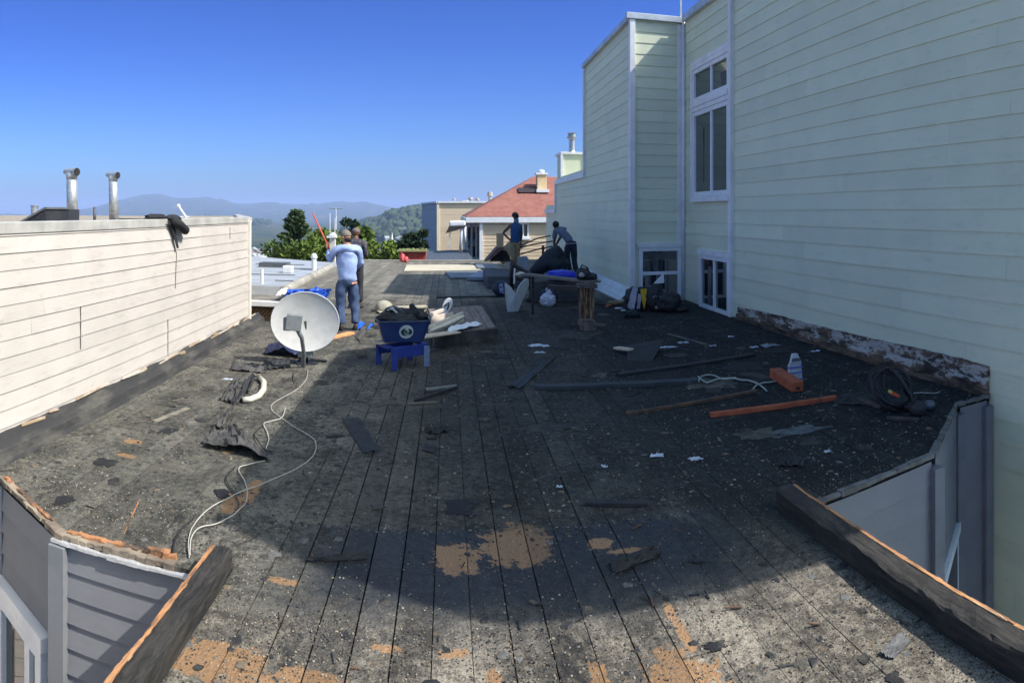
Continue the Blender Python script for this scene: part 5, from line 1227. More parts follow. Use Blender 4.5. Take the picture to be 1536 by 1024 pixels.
# roof hatch curb
c1, c2, c3, c0_ = G(655,521), G(743,511), G(722,474), G(642,480)
RH = thing('roof_hatch', 'low square roof opening with black tarred sides and a boarded lid', 'hatch', (c1+c3)/2)
hh = .20; cs = [c1, c2, c3, c0_]
m = MB()
for a_, b_ in zip(cs, cs[1:]+cs[:1]):
    n_ = 8
    for i in range(n_): s_, e_ = a_.lerp(b_, i/n_), a_.lerp(b_, (i+1.02)/n_); m.beam(up(s_,hh/2), up(e_,hh/2+jit(.004)), .07+jit(.012), hh)
m.build('curb', TARM, RH)
m = MB(); k_ = 7
for i in range(k_):
    a_ = c0_.lerp(c3,(i+.02)/k_); b_ = c1.lerp(c2,(i+.02)/k_); a2 = c0_.lerp(c3,(i+.96)/k_); b2 = c1.lerp(c2,(i+.96)/k_)
    z_ = hh+.003+jit(.003); m.prism([Vector((v.x,v.y,z_)) for v in (b_, b2, a2, a_)], (0,0,.02))
m.build('lid', M('mauve_board', (.20,.16,.145), (.12,.10,.09), .8, 5, (3,1,1), bump=.4, dirt=(.30,.26,.24), dirt_amt=(.6,.7)), RH)
def onlid(px, py, h=.23): return G(px, py, h)
a_, b_ = onlid(652,497), onlid(716,486)
m = MB(); m.sheet([onlid(670,499,.25), onlid(722,487,.25), onlid(714,483,.27), onlid(676,490,.27)], 14, 4, .03, 3, 2, .006, .05); tag(m.build('white_offcut', WHT2), 'long white offcut lying on the hatch lid', 'board')
m = MB(); P_ = [onlid(644,496,.28), onlid(665,488,.31), onlid(682,480,.33), onlid(694,474,.33)]
m.tube(P_, [.02,.03,.034,.03], 8); m.beam(P_[0], P_[3], .03, .16); tag(m.build('curved_moulding', M('cream_moulding', (.68,.64,.55), (.58,.54,.46), .6, 8)), 'curved cream moulding leaning from the tub onto the hatch', 'moulding')
m = MB(); a_ = G(647,489,.28); b_ = G(680,483,.28); m.beam(up(a_,.06), up(b_,.06), .02, .22); m.beam(up(a_,.19), up(G(664,480,.28),.17), .06, .05); tag(m.build('peach_board', M('peach_panel', (.60,.52,.45), (.50,.43,.37), .7, 5), bevel=.005), 'pale upright panel just right of the blue tub', 'board')
s0 = G(670,479,.22); m = MB()
ring = []
for i in range(24):
    t = 2*pi*i/24; ring.append(Vector((.075*cos(t)*(1+.25*sin(t)), 0, .16*sin(t))))
Rr = Matrix.Rotation(.42,3,'Y'); ct = up(s0,.22)
m.prism([ct+Rr @ v for v in ring], (.0,.03,0)); sl_o = m.build('sole', WHT2, None, at=s0, bevel=.008)
tag(sl_o, 'white sandal propped upright on the far side of the hatch', 'sandal')
m = MB(); m.tube([ct+Rr @ Vector(v) for v in ((-.045,-.008,-.01),(-.02,-.02,.05),(.0,-.03,.085),(.02,-.02,.05),(.03,-.008,-.04))], .013, 6); m.build('strap', BCB, sl_o)
m = MB(); q0 = G(596,468); q1 = G(640,466); m.beam(up(q0,.10), up(q1,.10), .12, .04); m.beam(up(q1,.09)+Vector((-.05,.02,-.02)), up(q1,.0)+Vector((-.02,-.05,-.0)), .05,.04, up=(0,1,0)); m.beam(up(q0,.09), up(q0,.0), .05,.04, up=(0,1,0)); tag(m.build('low_bench', M('sunlit_board', (.52,.47,.36), (.42,.38,.30), .8, 6)), 'low sunlit board standing behind the tub', 'board')
q0 = G(576,466); m = MB(); m.lathe(q0, [(.20,0),(.19,.08),(.16,.16),(.09,.21),(.02,.225)], 20); tag(m.build('domed_vent', M('domed_felt', (.36,.35,.28), (.26,.25,.21), .8, 6), smooth=True), 'rounded felt-coloured vent dome behind the tub', 'vent')
flap('pale folded felt left of the tub', [(566,470),(586,474),(592,462),(572,458)], .05, 31, mat=M('pale_felt', (.36,.34,.27), (.26,.25,.2), .9, 6))
# blue tarp over the coping behind the dish
BTARP = M('blue_tarp_cloth', (.012,.075,.50), (.02,.11,.60), .5, 6, bump=.3)
BT = thing('blue_tarp', 'bright blue tarp slung behind the dish', 'tarpaulin', A(462,440,14.6))
def fr(px,py): return A(px,py,14.5)
m = MB(); m.sheet([fr(429,449), fr(490,448), fr(497,432), fr(430,433)], 18, 6, .07, 5, 4, .004, .05); m.build('sheet', BTARP, BT)
m = MB(); m.prism([fr(466,436), fr(480,437), fr(474,429)], (0,.08,0)); m.build('fold', BTARP, BT)
m = MB(); m.tube([fr(498,430), fr(497,440), fr(492,452)], .02, 6); m.build('edge_cord', WHT2, BT)
m = MB(); m.tube([fr(434,437), fr(443,452)], .015, 6); m.build('edge_cord', WHT2, BT)
m = MB(); m.sheet([A(414,444,15.8), A(429,441,15.8), A(433,432,16), A(422,434,16)], 6, 5, .03, 3, 2, .01, .1); tag(m.build('white_cloth', WHT2), 'white rag at the left end of the blue tarp', 'rag')
# post with plank
pb = G(880,494); 
PT = thing('timber_post', 'short charred and split timber post carrying a plank', 'post', pb)
CHRW = M('charred_split_post', (.30,.19,.10), (.045,.032,.025), .85, 5, (6,6,.8), contrast=(.40,.55), bump=.9, dirt=(.45,.14,.03), dirt_amt=(.60,.68))
m = MB(); zt_ = .80; 
for i, (dx, w_) in enumerate(((-.085,.07),(-.01,.075),(.068,.075))): m.beam(pb+Vector((dx,0,.12)), pb+Vector((dx+.005*i,.0,zt_-.05)), w_, .20+.01*i, up=(0,1,0))
m.build('shaft', CHRW, PT, bevel=.006)
m = MB(); m.box(pb+Vector((0,0,.12)), (.27,.26,.09)); m.box(pb+Vector((.02,-.02,.04)), (.24,.22,.07), Matrix.Rotation(.2,3,'Z')); m.box(pb+Vector((-.02,-.03,.19)), (.23,.24,.045), Matrix.Rotation(-.1,3,'Z')); m.build('base_block', M('weathered_block', (.20,.165,.14), (.12,.10,.085), .85, 8, bump=.7), PT, bevel=.008)
m = MB(); m.beam(pb+Vector((-.16,0,zt_-.03)), pb+Vector((.16,0,zt_-.03)), .28, .07); m.build('cap_block', M('old_cap', (.12,.11,.10), (.07,.06,.055), .85, 7, bump=.7), PT, bevel=.006)
pa0 = WY(796,424,13.2)
m = MB(); e0 = up(pb, zt_+.03)+Vector((.16,0,0)); e1 = Vector((pa0.x-.1,13.4,.80)); m.beam(e0, e1, .24, .035); tag(m.build('plank', M('long_grey_plank', (.16,.15,.135), (.10,.095,.085), .85, 4, (1,4,1), bump=.5)), 'grey plank running back from the post to the clutter', 'plank')
t2 = Vector((e1.x+.15,13.25,0)); m = MB(); m.beam(t2, up(t2,.78), .05, .05, up=(0,1,0)); tag(m.build('thin_prop', BCB), 'thin black prop holding the far end of the plank', 'prop')
m = MB(); m.beam(up(pb,zt_-.085)+Vector((-.12,.06,0)), up(pb,zt_-.085)+Vector((-.62,.42,0)), .07,.07); tag(m.build('dark_bar', BCB), 'black bar slung under the plank by the post', 'bar')
# kettle-like black tool
kt = e0.lerp(e1,.12)+Vector((0,0,.02))
KT = thing('roofing_torch_kit', 'black rounded tool with a shoulder strap on the plank above the post', 'tool', kt)
m = MB(); m.blob(kt+Vector((-.05,0,.10)), (.13,.12,.12), 3, .2, 2.5, 4, flat=.8); m.blob(kt+Vector((.10,.02,.06)), (.11,.10,.07), 3, .2, 2.5, 7, flat=.8); m.build('body', BAGM, KT, smooth=True)
m = MB(); m.tube([kt+Vector((-.14,-.03,.14)), kt+Vector((-.08,-.04,.27)), kt+Vector((.02,-.03,.22)), kt+Vector((.08,-.04,.08))], .015, 8); m.build('strap', BCB, KT, smooth=True)
m = MB(); m.blob(kt+Vector((-.10,-.11,.10)), (.05,.03,.045), 2, .3, 3, 2); m.build('pale_patch', M('pale_cloth', (.38,.40,.42), (.25,.27,.29), .8, 9), KT)
# royal blue tarp bundle
rb = A(842,412,15.2); m = MB(); m.blob(Vector((rb.x,rb.y,rb.z)), (.37,.25,.12), 4, .22, 1.8, 11, flat=.7); m.blob(Vector((rb.x+.24,rb.y,rb.z-.03)), (.24,.2,.09), 3, .25, 2, 5, flat=.7)
tag(m.build('blue_bundle', M('royal_blue', (.004,.018,.42), (.006,.03,.55), .45, 5, bump=.3), smooth=True), 'royal blue rounded bundle on the clutter near the bending man', 'bundle')
cr = A(845,425,15.4)
m = MB(); m.box((cr.x-.1,cr.y+.1,.25), (1.3,.7,.50)); tag(m.build('supply_crate', M('dark_crate', (.06,.065,.07), (.04,.042,.045), .8, 4), bevel=.02), 'dark low crate under the royal blue bundle', 'crate')
# bags on the deck by the clutter
def bag(name, label, c, dims, mat, seed, amp=.22, extra=None, cat='bag', sub=4):
    t = thing(name, label, cat, c); m = MB(); m.blob(Vector(c)+Vector((0,0,dims[2]*.85)), dims, sub, amp, 1.9, seed, flat=.85); m.build('body', mat, t, smooth=True); return t
c = G(822,459); t = bag('rucksack', 'navy rucksack half covered by a white carrier bag', c+Vector((.04,.22,0)), (.20,.16,.20), M('navy_cloth', (.012,.015,.05), (.02,.022,.06), .7, 7, bump=.4), 3)
m = MB(); z = up(c,0)
m.blob(z+Vector((0,0,.13)), (.17,.13,.16), 4, .22, 3.2, 8, flat=.8); m.blob(z+Vector((.02,.0,.27)), (.07,.06,.09), 3, .3, 3, 5); m.blob(z+Vector((.0,.0,.37)), (.05,.03,.045), 3, .4, 4, 2)
wb_ = m.build('carrier_bag', M('white_bag', (.52,.55,.66), (.42,.45,.56), .5, 9, bump=.6), smooth=True); tag(wb_, 'knotted white carrier bag slumped against the navy rucksack', 'bag'); pass
c = G(752,444); t = bag('carrier_bundle', 'dark blue bag with a pale blue patch, left of the bent white panel', c, (.20,.16,.20), M('dark_blue_bag', (.010,.014,.045), (.02,.025,.06), .5, 6, bump=.4), 6)
m = MB(); m.sheet([c+Vector((-.05,-.155,.10)), c+Vector((.05,-.165,.10)), c+Vector((.03,-.15,.32)), c+Vector((-.06,-.13,.30))], 6, 8, .03, 3, 2, .004, .2); m.build('pale_patch', M('sky_print', (.30,.42,.62), (.10,.16,.36), .5, 12), t)
m = MB(); c = G(797,452); m.blob(up(c,.05), (.14,.10,.05), 3, .3, 2, 8); tag(m.build('crumpled_cloth', BCB, smooth=True), 'flat black cap-like cloth between the white panel and the rucksack', 'cloth')
m = MB(); m.blob(up(G(803,444),.10), (.12,.1,.1), 3, .3, 2, 9, flat=.8); tag(m.build('mauve_bundle', M('mauve_cloth', (.10,.085,.12), (.07,.06,.08), .8, 9), smooth=True), 'dull mauve bundle behind the black cloth', 'bundle')
m = MB(); c = up(G(808,448),.12); m.prism([c+Vector((-.05,0,-.1)), c+Vector((.05,0,-.1)), c+Vector((.05,0,.18)), c+Vector((-.04,0,.2))], (0,.06,0)); tag(m.build('blue_box', M('violet_blue', (.03,.02,.22), None, .5)), 'small violet-blue carton left of the navy rucksack', 'box')
# bent white panel and black chair frame
PN = G(768,467); PV = M('white_panel', (.40,.44,.46), (.33,.37,.39), .5, 5, bump=.1)
t = thing('bent_panel', 'V-shaped bent white plastic panel standing on end in the clutter', 'panel', PN)
def pw(px, py, r): return A(px, py, r)
r0 = 2050/(467-318)
m = MB(); m.prism([pw(761,467,r0), pw(771,467,r0), pw(773,442,r0), pw(766,431,r0+.05), pw(757,424,r0+.1), pw(757,440,r0)], (.02,.06,0)); m.build('left_leaf', PV, t, fix=True)
m = MB(); outl = [(771.5,467),(774,443),(778,431),(784,422),(789,417.5),(793,418),(794,426),(790,438),(784,450),(777,467)]
m.prism([pw(x,y,r0+.02+(x-771)*.012) for x, y in outl], (-.015,.05,0)); m.build('right_leaf', PV, t, fix=True)
CHF = thing('folding_chair', 'black-framed chair with a pale grey back at the edge of the clutter', 'chair', G(782,440))
m = MB(); rr_ = 16.2
m.prism([pw(777,385,rr_), pw(790,384,rr_), pw(793,387,rr_), pw(792,403,rr_), pw(788,410,rr_), pw(776,404,rr_)], (0,.05,0)); m.build('backrest', M('chair_grey', (.22,.26,.31), (.18,.215,.26), .5, 5), CHF, fix=True)
for P_ in ([(769,390),(767,410),(768,440)], [(769,396),(780,402),(794,411),(800,420)], [(794,411),(790,425),(786,440)], [(768,412),(782,419),(797,424)], [(797,424),(798,440)]):
    m = MB(); m.tube([pw(x,y,15.6 if y < 439 else 2050/(440-318)*.96) for x, y in P_], .05 if len(P_) > 2 else .03, 8); m.build('frame_bar', BCB, CHF, smooth=True)
m = MB(); m.blob(pw(781,411,15.3), (.12,.1,.06), 3, .15, 2, 2); m.build('seat_pad', M('cream_pad', (.62,.58,.5), (.5,.47,.4), .7), CHF, smooth=True)
m = MB(); a_ = pw(772,402,15.1); b_ = pw(771,425,15.1); m.beam(a_, b_, .03, .05, up=(0,1,0)); m.build('white_brace', WHT2, CHF)
# black leaning roll, platform where two men stand, gabled cardboard, guard lines
PLz = .35
pl = A(800,405,18.6)
m = MB(); m.box((2.55,18.9,PLz/2), (3.0,2.2,PLz)); tag(m.build('felt_roll_stack', M('stacked_felt', (.045,.05,.058), (.09,.10,.115), .7, 2.5, (1,1,6), bump=.5), bevel=.03), 'low stack of grey roofing sheets the two far workers stand on', 'stack')
rl = [A(798,409,17.4), A(812,399,17.5), A(828,386,17.6), A(841,377,17.7)]
m = MB(); m.tube([Vector(q) for q in rl], [.12,.20,.26,.22], 12); m.blob(A(833,396,17.6), (.36,.3,.28), 3, .2, 2, 4); tag(m.build('black_tarp_heap', M('ink_tarp', (.006,.009,.016), (.012,.017,.03), .6, 5, bump=.4), smooth=True), 'black tarp pulled up into a ridge by the bending man', 'tarpaulin')
gb = A(752,384,20.5)
CBX = thing('gabled_box', 'open gable-shaped brown box with a dark inside, left of the standing far worker', 'box', Vector((gb.x,gb.y,.0)))
g0, g1, g2, g3, g4 = A(728,392,20.3), A(746,371,20.3), A(757,371,20.3), A(768,384,20.3), A(768,392,20.3)
m = MB(); m.prism([g0,g1,g2,g1.lerp(g0,.85)+Vector((.1,0,.0))], (0,.8,0)); m.build('left_slope', M('brown_card', (.16,.10,.085), (.11,.07,.06), .8, 6), CBX, fix=True)
m = MB(); m.beam(g2+Vector((0,.4,0)), g3+Vector((.05,.4,0)), .8, .04, up=(0,1,0)); m.beam(g1+Vector((0,.4,.03)), g2+Vector((0,.4,.03)), .8,.05, up=(0,1,0)); m.build('right_slope', M('tan_card', (.50,.36,.22), (.42,.30,.19), .8, 6), CBX)
m = MB(); m.prism([g0+Vector((.12,.1,0)), g4+Vector((0,.1,0)), g2.lerp(g3,.3)+Vector((0,.1,-.03)), g1+Vector((.05,.1,-.05))], (0,.02,0)); m.build('inside_shade', DARKIN, CBX, fix=True)  # black panel put in for the shade inside the box
for lab, P_ in (('uppermost sagging guard rope between the far workers',[(776,371),(790,364),(806,357),(826,353)]),('middle guard rope between the far workers',[(776,372),(800,366),(829,361)]),('lowest guard rope on an iron stake by the far workers',[(768,385),(790,378),(812,372),(829,369)])):
    m = MB(); m.tube([A(x,y,18.4) for x,y in P_], .022, 6); tag(m.build('guard_rope', M('brown_rope', (.10,.075,.05), None, .9)), lab, 'rope', 'guard ropes')
m = MB(); q = A(814.5,370,18.2); m.tube([Vector((q.x,q.y,PLz)), Vector((q.x,q.y,EYE-.050*18.2))], .035, 8); tag(m.build('iron_stake', M('rusty_iron', (.08,.035,.025), None, .8)), 'rusty upright stake holding the lowest rope', 'stake')
# grey sheets lying flat at the far end
GS = M('grey_insulation', (.15,.18,.22), (.11,.135,.165), .6, 3, bump=.2)
def slab(label, pts, th, mat, z=0.0, name='insulation_sheet', cat='sheet', group='flat sheets at the far end'):
    m = MB(); m.prism([G(x,y,z)+Vector((0,0,.012)) for x, y in pts], (0,0,th)); return tag(m.build(name, mat, fix=True), label, cat, group)
slab('front dark grey sheet at the far end', [(676,419),(742,417),(770,408),(668,409)], .05, GS)
slab('rear pale blue sheet at the far end', [(700,420),(757,421),(774,413),(720,410)], .09, M('pale_blue_sheet', (.24,.29,.36), (.18,.22,.28), .5, 3), z=.02)
slab('pale sunlit underlay sheet on the far roof', [(606,407),(722,405.5),(708,397),(610,398)], .02, M('sunlit_underlay', (.50,.46,.36), (.42,.385,.30), .8, 1.2, bump=.3))
slab('dark tarp sheet trailing beside the standing far worker', [(716,404),(748,405),(742,398),(712,396)], .06, GS)
slab('long strip of grey flashing lying across the boards, far middle', [(655,447),(760,445),(760,443.5),(655,445.5)], .02, FELTD)
m = MB(); m.box((.9,27.45,.03), (10.6,.14,.12)); tag(m.build('far_edge_kerb', M('far_kerb', (.34,.33,.30), (.24,.23,.21), .8, 2, bump=.4), bevel=.01), 'low pale kerb along the far end of the roof', 'kerb')
# bags by the bay window
c = G(952,466)
t = bag('striped_rucksack', 'white and black rucksack lying against the corner of the bay', c+Vector((.0,.1,0)), (.20,.16,.26), BAGM, 4)
m = MB(); m.sheet([c+Vector((-.19,-.06,.06)), c+Vector((-.04,-.10,.04)), c+Vector((.06,-.04,.47)), c+Vector((-.04,.0,.50))], 6, 10, .03, 3, 2, .02, .1); m.sheet([c+Vector((.0,-.11,.05)), c+Vector((.07,-.10,.05)), c+Vector((.13,-.06,.34)), c+Vector((.06,-.06,.36))], 4, 8, .02, 3, 5, .015, .1); m.build('white_panel', M('mauve_white', (.42,.40,.50), (.32,.30,.40), .7, 9), t, smooth=True)
c = G(965,466)
t = bag('rain_jacket', 'black jacket with a yellow tapering stripe beside the bay window', c+Vector((.02,.12,0)), (.15,.14,.27), BAGM, 9, cat='jacket')
m = MB(); m.prism([c+Vector((-.075,-.05,.46)), c+Vector((.065,-.05,.47)), c+Vector((.045,-.07,.25)), c+Vector((.0,-.085,.04)), c+Vector((-.045,-.07,.22))], (0,.03,0)); m.build('yellow_stripe', M('yellow_cloth', (.62,.42,.03), (.52,.34,.02), .7, 9), t, bevel=.006, fix=True)
c = G(985,467)
t = bag('black_rucksack', 'upright black rucksack with a small square label, before the bay window', c+Vector((0,.12,0)), (.20,.17,.30), BAGM, 12)
m = MB(); m.box(c+Vector((-.02,-.055,.10)), (.055,.012,.05)); m.build('label_patch', M('pinkish_patch', (.40,.32,.32), None, .7), t)
m = MB(); m.tube([c+Vector((-.10,-.06,.30)), c+Vector((-.06,-.08,.345)), c+Vector((-.02,-.07,.32))], .01, 6); m.tube([c+Vector((.03,-.07,.33)), c+Vector((.07,-.06,.31))], .01, 6); m.build('buckle', M('grey_buckle', (.35,.35,.36), None, .5), t)
m = MB(); q = c+Vector((.10,.1,.58)); m.prism([q+Vector((-.14,0,-.02)), q+Vector((.10,0,-.0)), q+Vector((.09,0,.20))], (0,.03,0)); tag(m.build('white_triangle_rag', WHT2), 'white triangular cloth sticking up behind the upright rucksack', 'cloth')
c = G(1004,468)
t = bag('black_holdall', 'large slumped black holdall at the right of the bags', c+Vector((.03,.08,0)), (.27,.22,.22), BAGM, 15)
m = MB(); m.blob(c+Vector((.22,.05,.05)), (.20,.16,.07), 3, .25, 2, 4, flat=.6); m.build('side_pocket', BAGM, t, smooth=True)
c = G(948,476); m = MB(); m.blob(up(c,.07), (.17,.13,.085), 4, .3, 2, 21, flat=.7); tag(m.build('dark_beanie', M('dark_green_cloth', (.010,.018,.022), (.02,.03,.034), .8, 9, bump=.4), smooth=True), 'dark crumpled cloth bag in front of the other bags', 'bag')
m = MB(); c = G(928,464); m.blob(up(c,.03), (.09,.05,.02), 2, .2, 2, 1); tag(m.build('white_glove', PAPER, smooth=True), 'larger of two small white gloves left of the dark cloth bag', 'glove')
m = MB(); m.blob(up(G(935,467),.03), (.06,.04,.018), 2, .2, 2, 3); tag(m.build('white_glove', PAPER, smooth=True), 'smaller of two small white gloves beside the dark cloth bag', 'glove')
c = G(922,459)
t = thing('work_gloves', 'tan and orange work gloves lying left of the bags', 'gloves', c)
m = MB(); m.blob(up(c,.05)+Vector((.05,.05,.02)), (.20,.10,.06), 3, .2, 2, 3, flat=.6); m.build('palm', M('tan_leather', (.22,.17,.09), (.16,.12,.07), .8, 9), t, smooth=True)
for k in range(4):
    m = MB(); m.tube([up(c,.04)+Vector((-.08,-.05+.035*k,0)), up(c,.03)+Vector((-.16,-.08+.035*k,.0)), up(c,.02)+Vector((-.21,-.09+.04*k,-.01))], [.022,.019,.014], 8); m.build('finger', M('orange_leather', (.32,.12,.05), (.24,.09,.04), .8), t, smooth=True)
# coiled black cord with an orange tool at the right
CC = G(1352,618)
t = thing('cord_coil', 'big coil of black air hose on the right near the rotten board', 'hose', CC)
for k in range(9):
    m = MB(); r_ = (.235,.25,.215,.24,.19,.255,.225,.17,.245)[k]; ox = (.0,.02,-.02,.01,.05,-.01,.03,-.05,.0)[k]; sq = (1,.9,1.05,.8,.7,.95,.6,.9,.85)[k]; pts = []
    for i in range(41):
        a = 2*pi*i/40; x = r_*cos(a)*(1+.05*sin(3*a+k)); y = r_*sin(a)*.95
        pts.append(up(CC,.03)+Vector((-.02+ox+x*sq+.015*sin(k*2.), .12+y*.55+.012*k, .20+y*.75*(1+.1*sin(k))+.01*cos(k*3.)+.02*sin(a*2+k))))
    zmin = min(p.z for p in pts)
    for p in pts: p.z = max(p.z, .012)
    m.tube(pts, .0105, 7, caps=False); m.build('hose_turn', BCB if k % 3 else M('dark_violet_hose', (.03,.028,.04), (.02,.02,.03), .4), t, smooth=True)
m = MB(); m.blob(up(CC,.10)+Vector((.0,.1,0)), (.17,.12,.11), 3, .35, 2, 4, flat=.8); m.blob(up(CC,.05)+Vector((.12,.0,0)), (.10,.08,.06), 3, .35, 2, 7, flat=.7); m.build('hose_bundle', BAGM, t, smooth=True)
m = MB(); m.tube([up(CC,.42)+Vector((.02,.2,0)), up(CC,.33)+Vector((.07,.12,0)), up(CC,.18)+Vector((.13,.04,0)), up(CC,.03)+Vector((.16,-.03,0))], [.02,.024,.024,.016], 8); m.tube([up(CC,.42)+Vector((.0,.2,0)), up(CC,.25)+Vector((.20,.1,0)), up(CC,.02)+Vector((.05,-.12,0))], .012, 8); m.build('tie', BCB, t, smooth=True)
c = up(CC,.10)+Vector((-.08,.05,.05)); 
NG = thing('nail_gun', 'small dark tool with an orange grip inside the hose coil', 'tool', CC+Vector((-.05,.05,0)))
m = MB(); m.blob(c+Vector((.04,.05,-.03)), (.12,.10,.10), 3, .2, 2, 6); m.build('body', BAGM, NG, smooth=True)
m = MB(); m.beam(c+Vector((-.06,-.06,.08)), c+Vector((.03,-.08,.03)), .035, .04, taper=.6); m.build('grip', M('orange_plastic', (.55,.10,.03), None, .4), NG, bevel=.006)
m = MB(); m.beam(c+Vector((-.085,-.055,.10)), c+Vector((-.06,-.06,.085)), .03, .03); m.build('tip', M('yellow_plastic', (.6,.5,.12), None, .4), NG)
c = G(1377,622); m = MB(); m.blob(up(c,.07), (.10,.08,.08), 3, .15, 2, 3, flat=.7); m.tube([up(c,.12)+Vector((-.08,0,0)), up(c,.19)+Vector((-.03,0,0)), up(c,.19)+Vector((.03,.05,0)), up(c,.10)+Vector((.09,.0,0))], .008, 6); tag(m.build('small_pouch', M('grey_pouch', (.035,.035,.04), (.02,.02,.024), .7, 9), smooth=True), 'small grey pouch with a cord just right of the hose coil', 'pouch')
c = G(1394,614); m = MB(); m.blob(up(c,.05), (.07,.06,.05), 3, .1, 2, 3, flat=.8); tag(m.build('clear_wrap', M('clear_plastic_wrap', (.12,.14,.16), (.07,.08,.09), .3, 9), smooth=True), 'scrunched clear plastic wrap at the right of the pouch', 'plastic')
cable('thin pale line running from the hose coil toward the roof corner', [(1364,593),(1380,590),(1398,591),(1410,589)], .006, WCB)
# empty carton flap near coil
stick('brownish broken shingle left of the hose coil', (1288,600), (1324,612), .09, .02, M('brown_shingle', (.085,.07,.065), (.05,.042,.04), .9, 8), seed=44)
stick('mottled shingle chip under the hose coil', (1330,628), (1378,630), .07, .02, M('brown_shingle'), seed=45)

stick('dark board edge lying between the lath and the wall scraps', (880,455), (921,458), .06, .03, FELTD, seed=51)
cable('black cord lying along the white base flashing', [(893,424),(915,430),(935,438),(944,446)], .012, BCB, 'cord', cat='cord')
m = MB(); q = [G(640,648), G(677,640), G(679,645), G(643,652)]; m.prism([v+Vector((0,0,.0065)) for v in q], (0,0,.003)); tag(m.build('gap_shade', DARKIN, fix=True), 'black plate laid for the dark of a missing short board in mid roof', 'gap')  # black plate on the boards stands in for the shade of a gap
m = MB(); q = [G(640,656), G(656,656), G(656,659), G(640,659)]; m.prism([v+Vector((0,0,.0065)) for v in q], (0,0,.003)); tag(m.build('gap_shade', DARKIN, fix=True), 'small black plate laid as a slit just below the longer one in mid roof', 'gap')  # second thin plate, its black painted in as gap shade
# ================================================================ people
def skin_mesh(chains, sub=2):
    """chains: list of [(point, radius), ...]; chains whose first point repeats an earlier joint are welded to it"""
    verts = []; rad = []; edges = []; key = {}
    def vid(p, r):
        k = tuple(round(c, 4) for c in p)
        if k not in key: key[k] = len(verts); verts.append(tuple(p)); rad.append(r)
        return key[k]
    for ch in chains:
        ids = [vid(p, r) for p, r in ch]; edges += [(a, b) for a, b in zip(ids, ids[1:]) if a != b]
    me = bpy.data.meshes.new('tmp'); me.from_pydata(verts, edges, []); o = bpy.data.objects.new('tmp', me); COL.objects.link(o)
    sm = o.modifiers.new('skin', 'SKIN'); sm.use_smooth_shade = True
    sv = me.skin_vertices[0].data
    for i, r in enumerate(rad):
        rr = r if isinstance(r, tuple) else (r, r); sv[i].radius = rr; sv[i].use_root = (i == 0)
    ss = o.modifiers.new('sub', 'SUBSURF'); ss.levels = sub; ss.render_levels = sub
    dg = bpy.context.evaluated_depsgraph_get(); ev = o.evaluated_get(dg); m2 = bpy.data.meshes.new_from_object(ev)
    vs = [v.co.copy() for v in m2.vertices]; fs = [tuple(p.vertices) for p in m2.polygons]
    bpy.data.objects.remove(o); bpy.data.meshes.remove(me); bpy.data.meshes.remove(m2)
    return vs, fs
def wrinkle(vs, amp, seed, freq=9, lo=-9, hi=9):
    out = []
    for v in vs:
        n = noise.fractal(Vector((v.x*freq, v.y*freq, v.z*freq*.55+seed)), 1, 2, 3); c = noise.noise(v*3+Vector((seed,)*3))
        out.append(v+Vector((n, noise.noise(v*freq+Vector((9,9,seed))), .3*c))*amp)
    return out
SK1 = M('skin_light', (.42,.22,.14), (.36,.18,.11), .55, 20, bump=.05); SK2 = M('skin_brown', (.16,.075,.045), (.12,.055,.035), .55, 20, bump=.05)
def head(mb, c, face, R=.098, tilt=0.):
    # skull, jaw, nose, brow, ears, eyes as one shaped surface
    f = Vector(face).normalized(); s = f.cross(Vector((0,0,1))).normalized(); u = s.cross(f)
    bm = bmesh.new(); bmesh.ops.create_uvsphere(bm, u_segments=24, v_segments=18, radius=1); vs = []
    for v in bm.verts:
        x, y, z = v.co                       # y front
        fx = x*.80; fy = y*.98; fz = z*1.22
        if z < 0: fx *= 1-.22*min(1, -z*1.1); fy *= (1-.10*(-z)) if y > 0 else (1-.38*(-z))
        if y > .55:
            nz = math.exp(-((z+.12)/.16)**2)*math.exp(-(x/.13)**2); fy += .26*nz
            fy -= .10*(math.exp(-((z-.10)/.09)**2)*(math.exp(-((x-.32)/.14)**2)+math.exp(-((x+.32)/.14)**2)))
            fy += .05*math.exp(-((z-.27)/.08)**2); fy += .05*math.exp(-((z+.50)/.07)**2)*math.exp(-(x/.26)**2); fy -= .05*math.exp(-((z+.58)/.035)**2)*math.exp(-(x/.24)**2)
        vs.append(c+(s*fx+f*fy+u*fz)*R)
    fs = [tuple(v.index for v in p.verts) for p in bm.faces]; bm.free(); mb.add(vs, fs)
    for sg in (-1, 1): mb.blob(c+(s*.83*sg-f*.05+u*-.05)*R, (.018,.028,.034), 2, .1, 2, 3)
    return f, s, u
def hand(chains, wrist, d, palm_n, side=1, curl=.6, s=1.0):
    d = Vector(d).normalized(); n = Vector(palm_n); n = (n-d*n.dot(d)).normalized(); a = d.cross(n)*side
    w = Vector(wrist); pc = w+d*.045*s; pe = w+d*.085*s
    chains.append([(w, .024*s), (pc, (.034*s,.018*s)), (pe, (.036*s,.016*s))])
    for i, (off, L) in enumerate(((-.030,.068),(-.010,.078),(.011,.072),(.030,.056))):
        k0 = pe+a*off*s-d*.006; k1 = k0+(d*cos(curl*.5)+n*sin(curl*.5))*L*.45*s; k2 = k1+(d*cos(curl*1.3)+n*sin(curl*1.3))*L*.32*s; k3 = k2+(d*cos(curl*2)+n*sin(curl*2))*L*.25*s
        chains.append([(k0, .0095*s), (k1, .0088*s), (k2, .0082*s), (k3, .0068*s)])
    t0 = w+d*.03*s-a*.022*s; t1 = t0+(d*.6-a*.75+n*.3).normalized()*.034*s; t2 = t1+(d*.85-a*.3+n*.45).normalized()*.028*s
    chains.append([(t0, .013*s), (t1, .0105*s), (t2, .0085*s)])
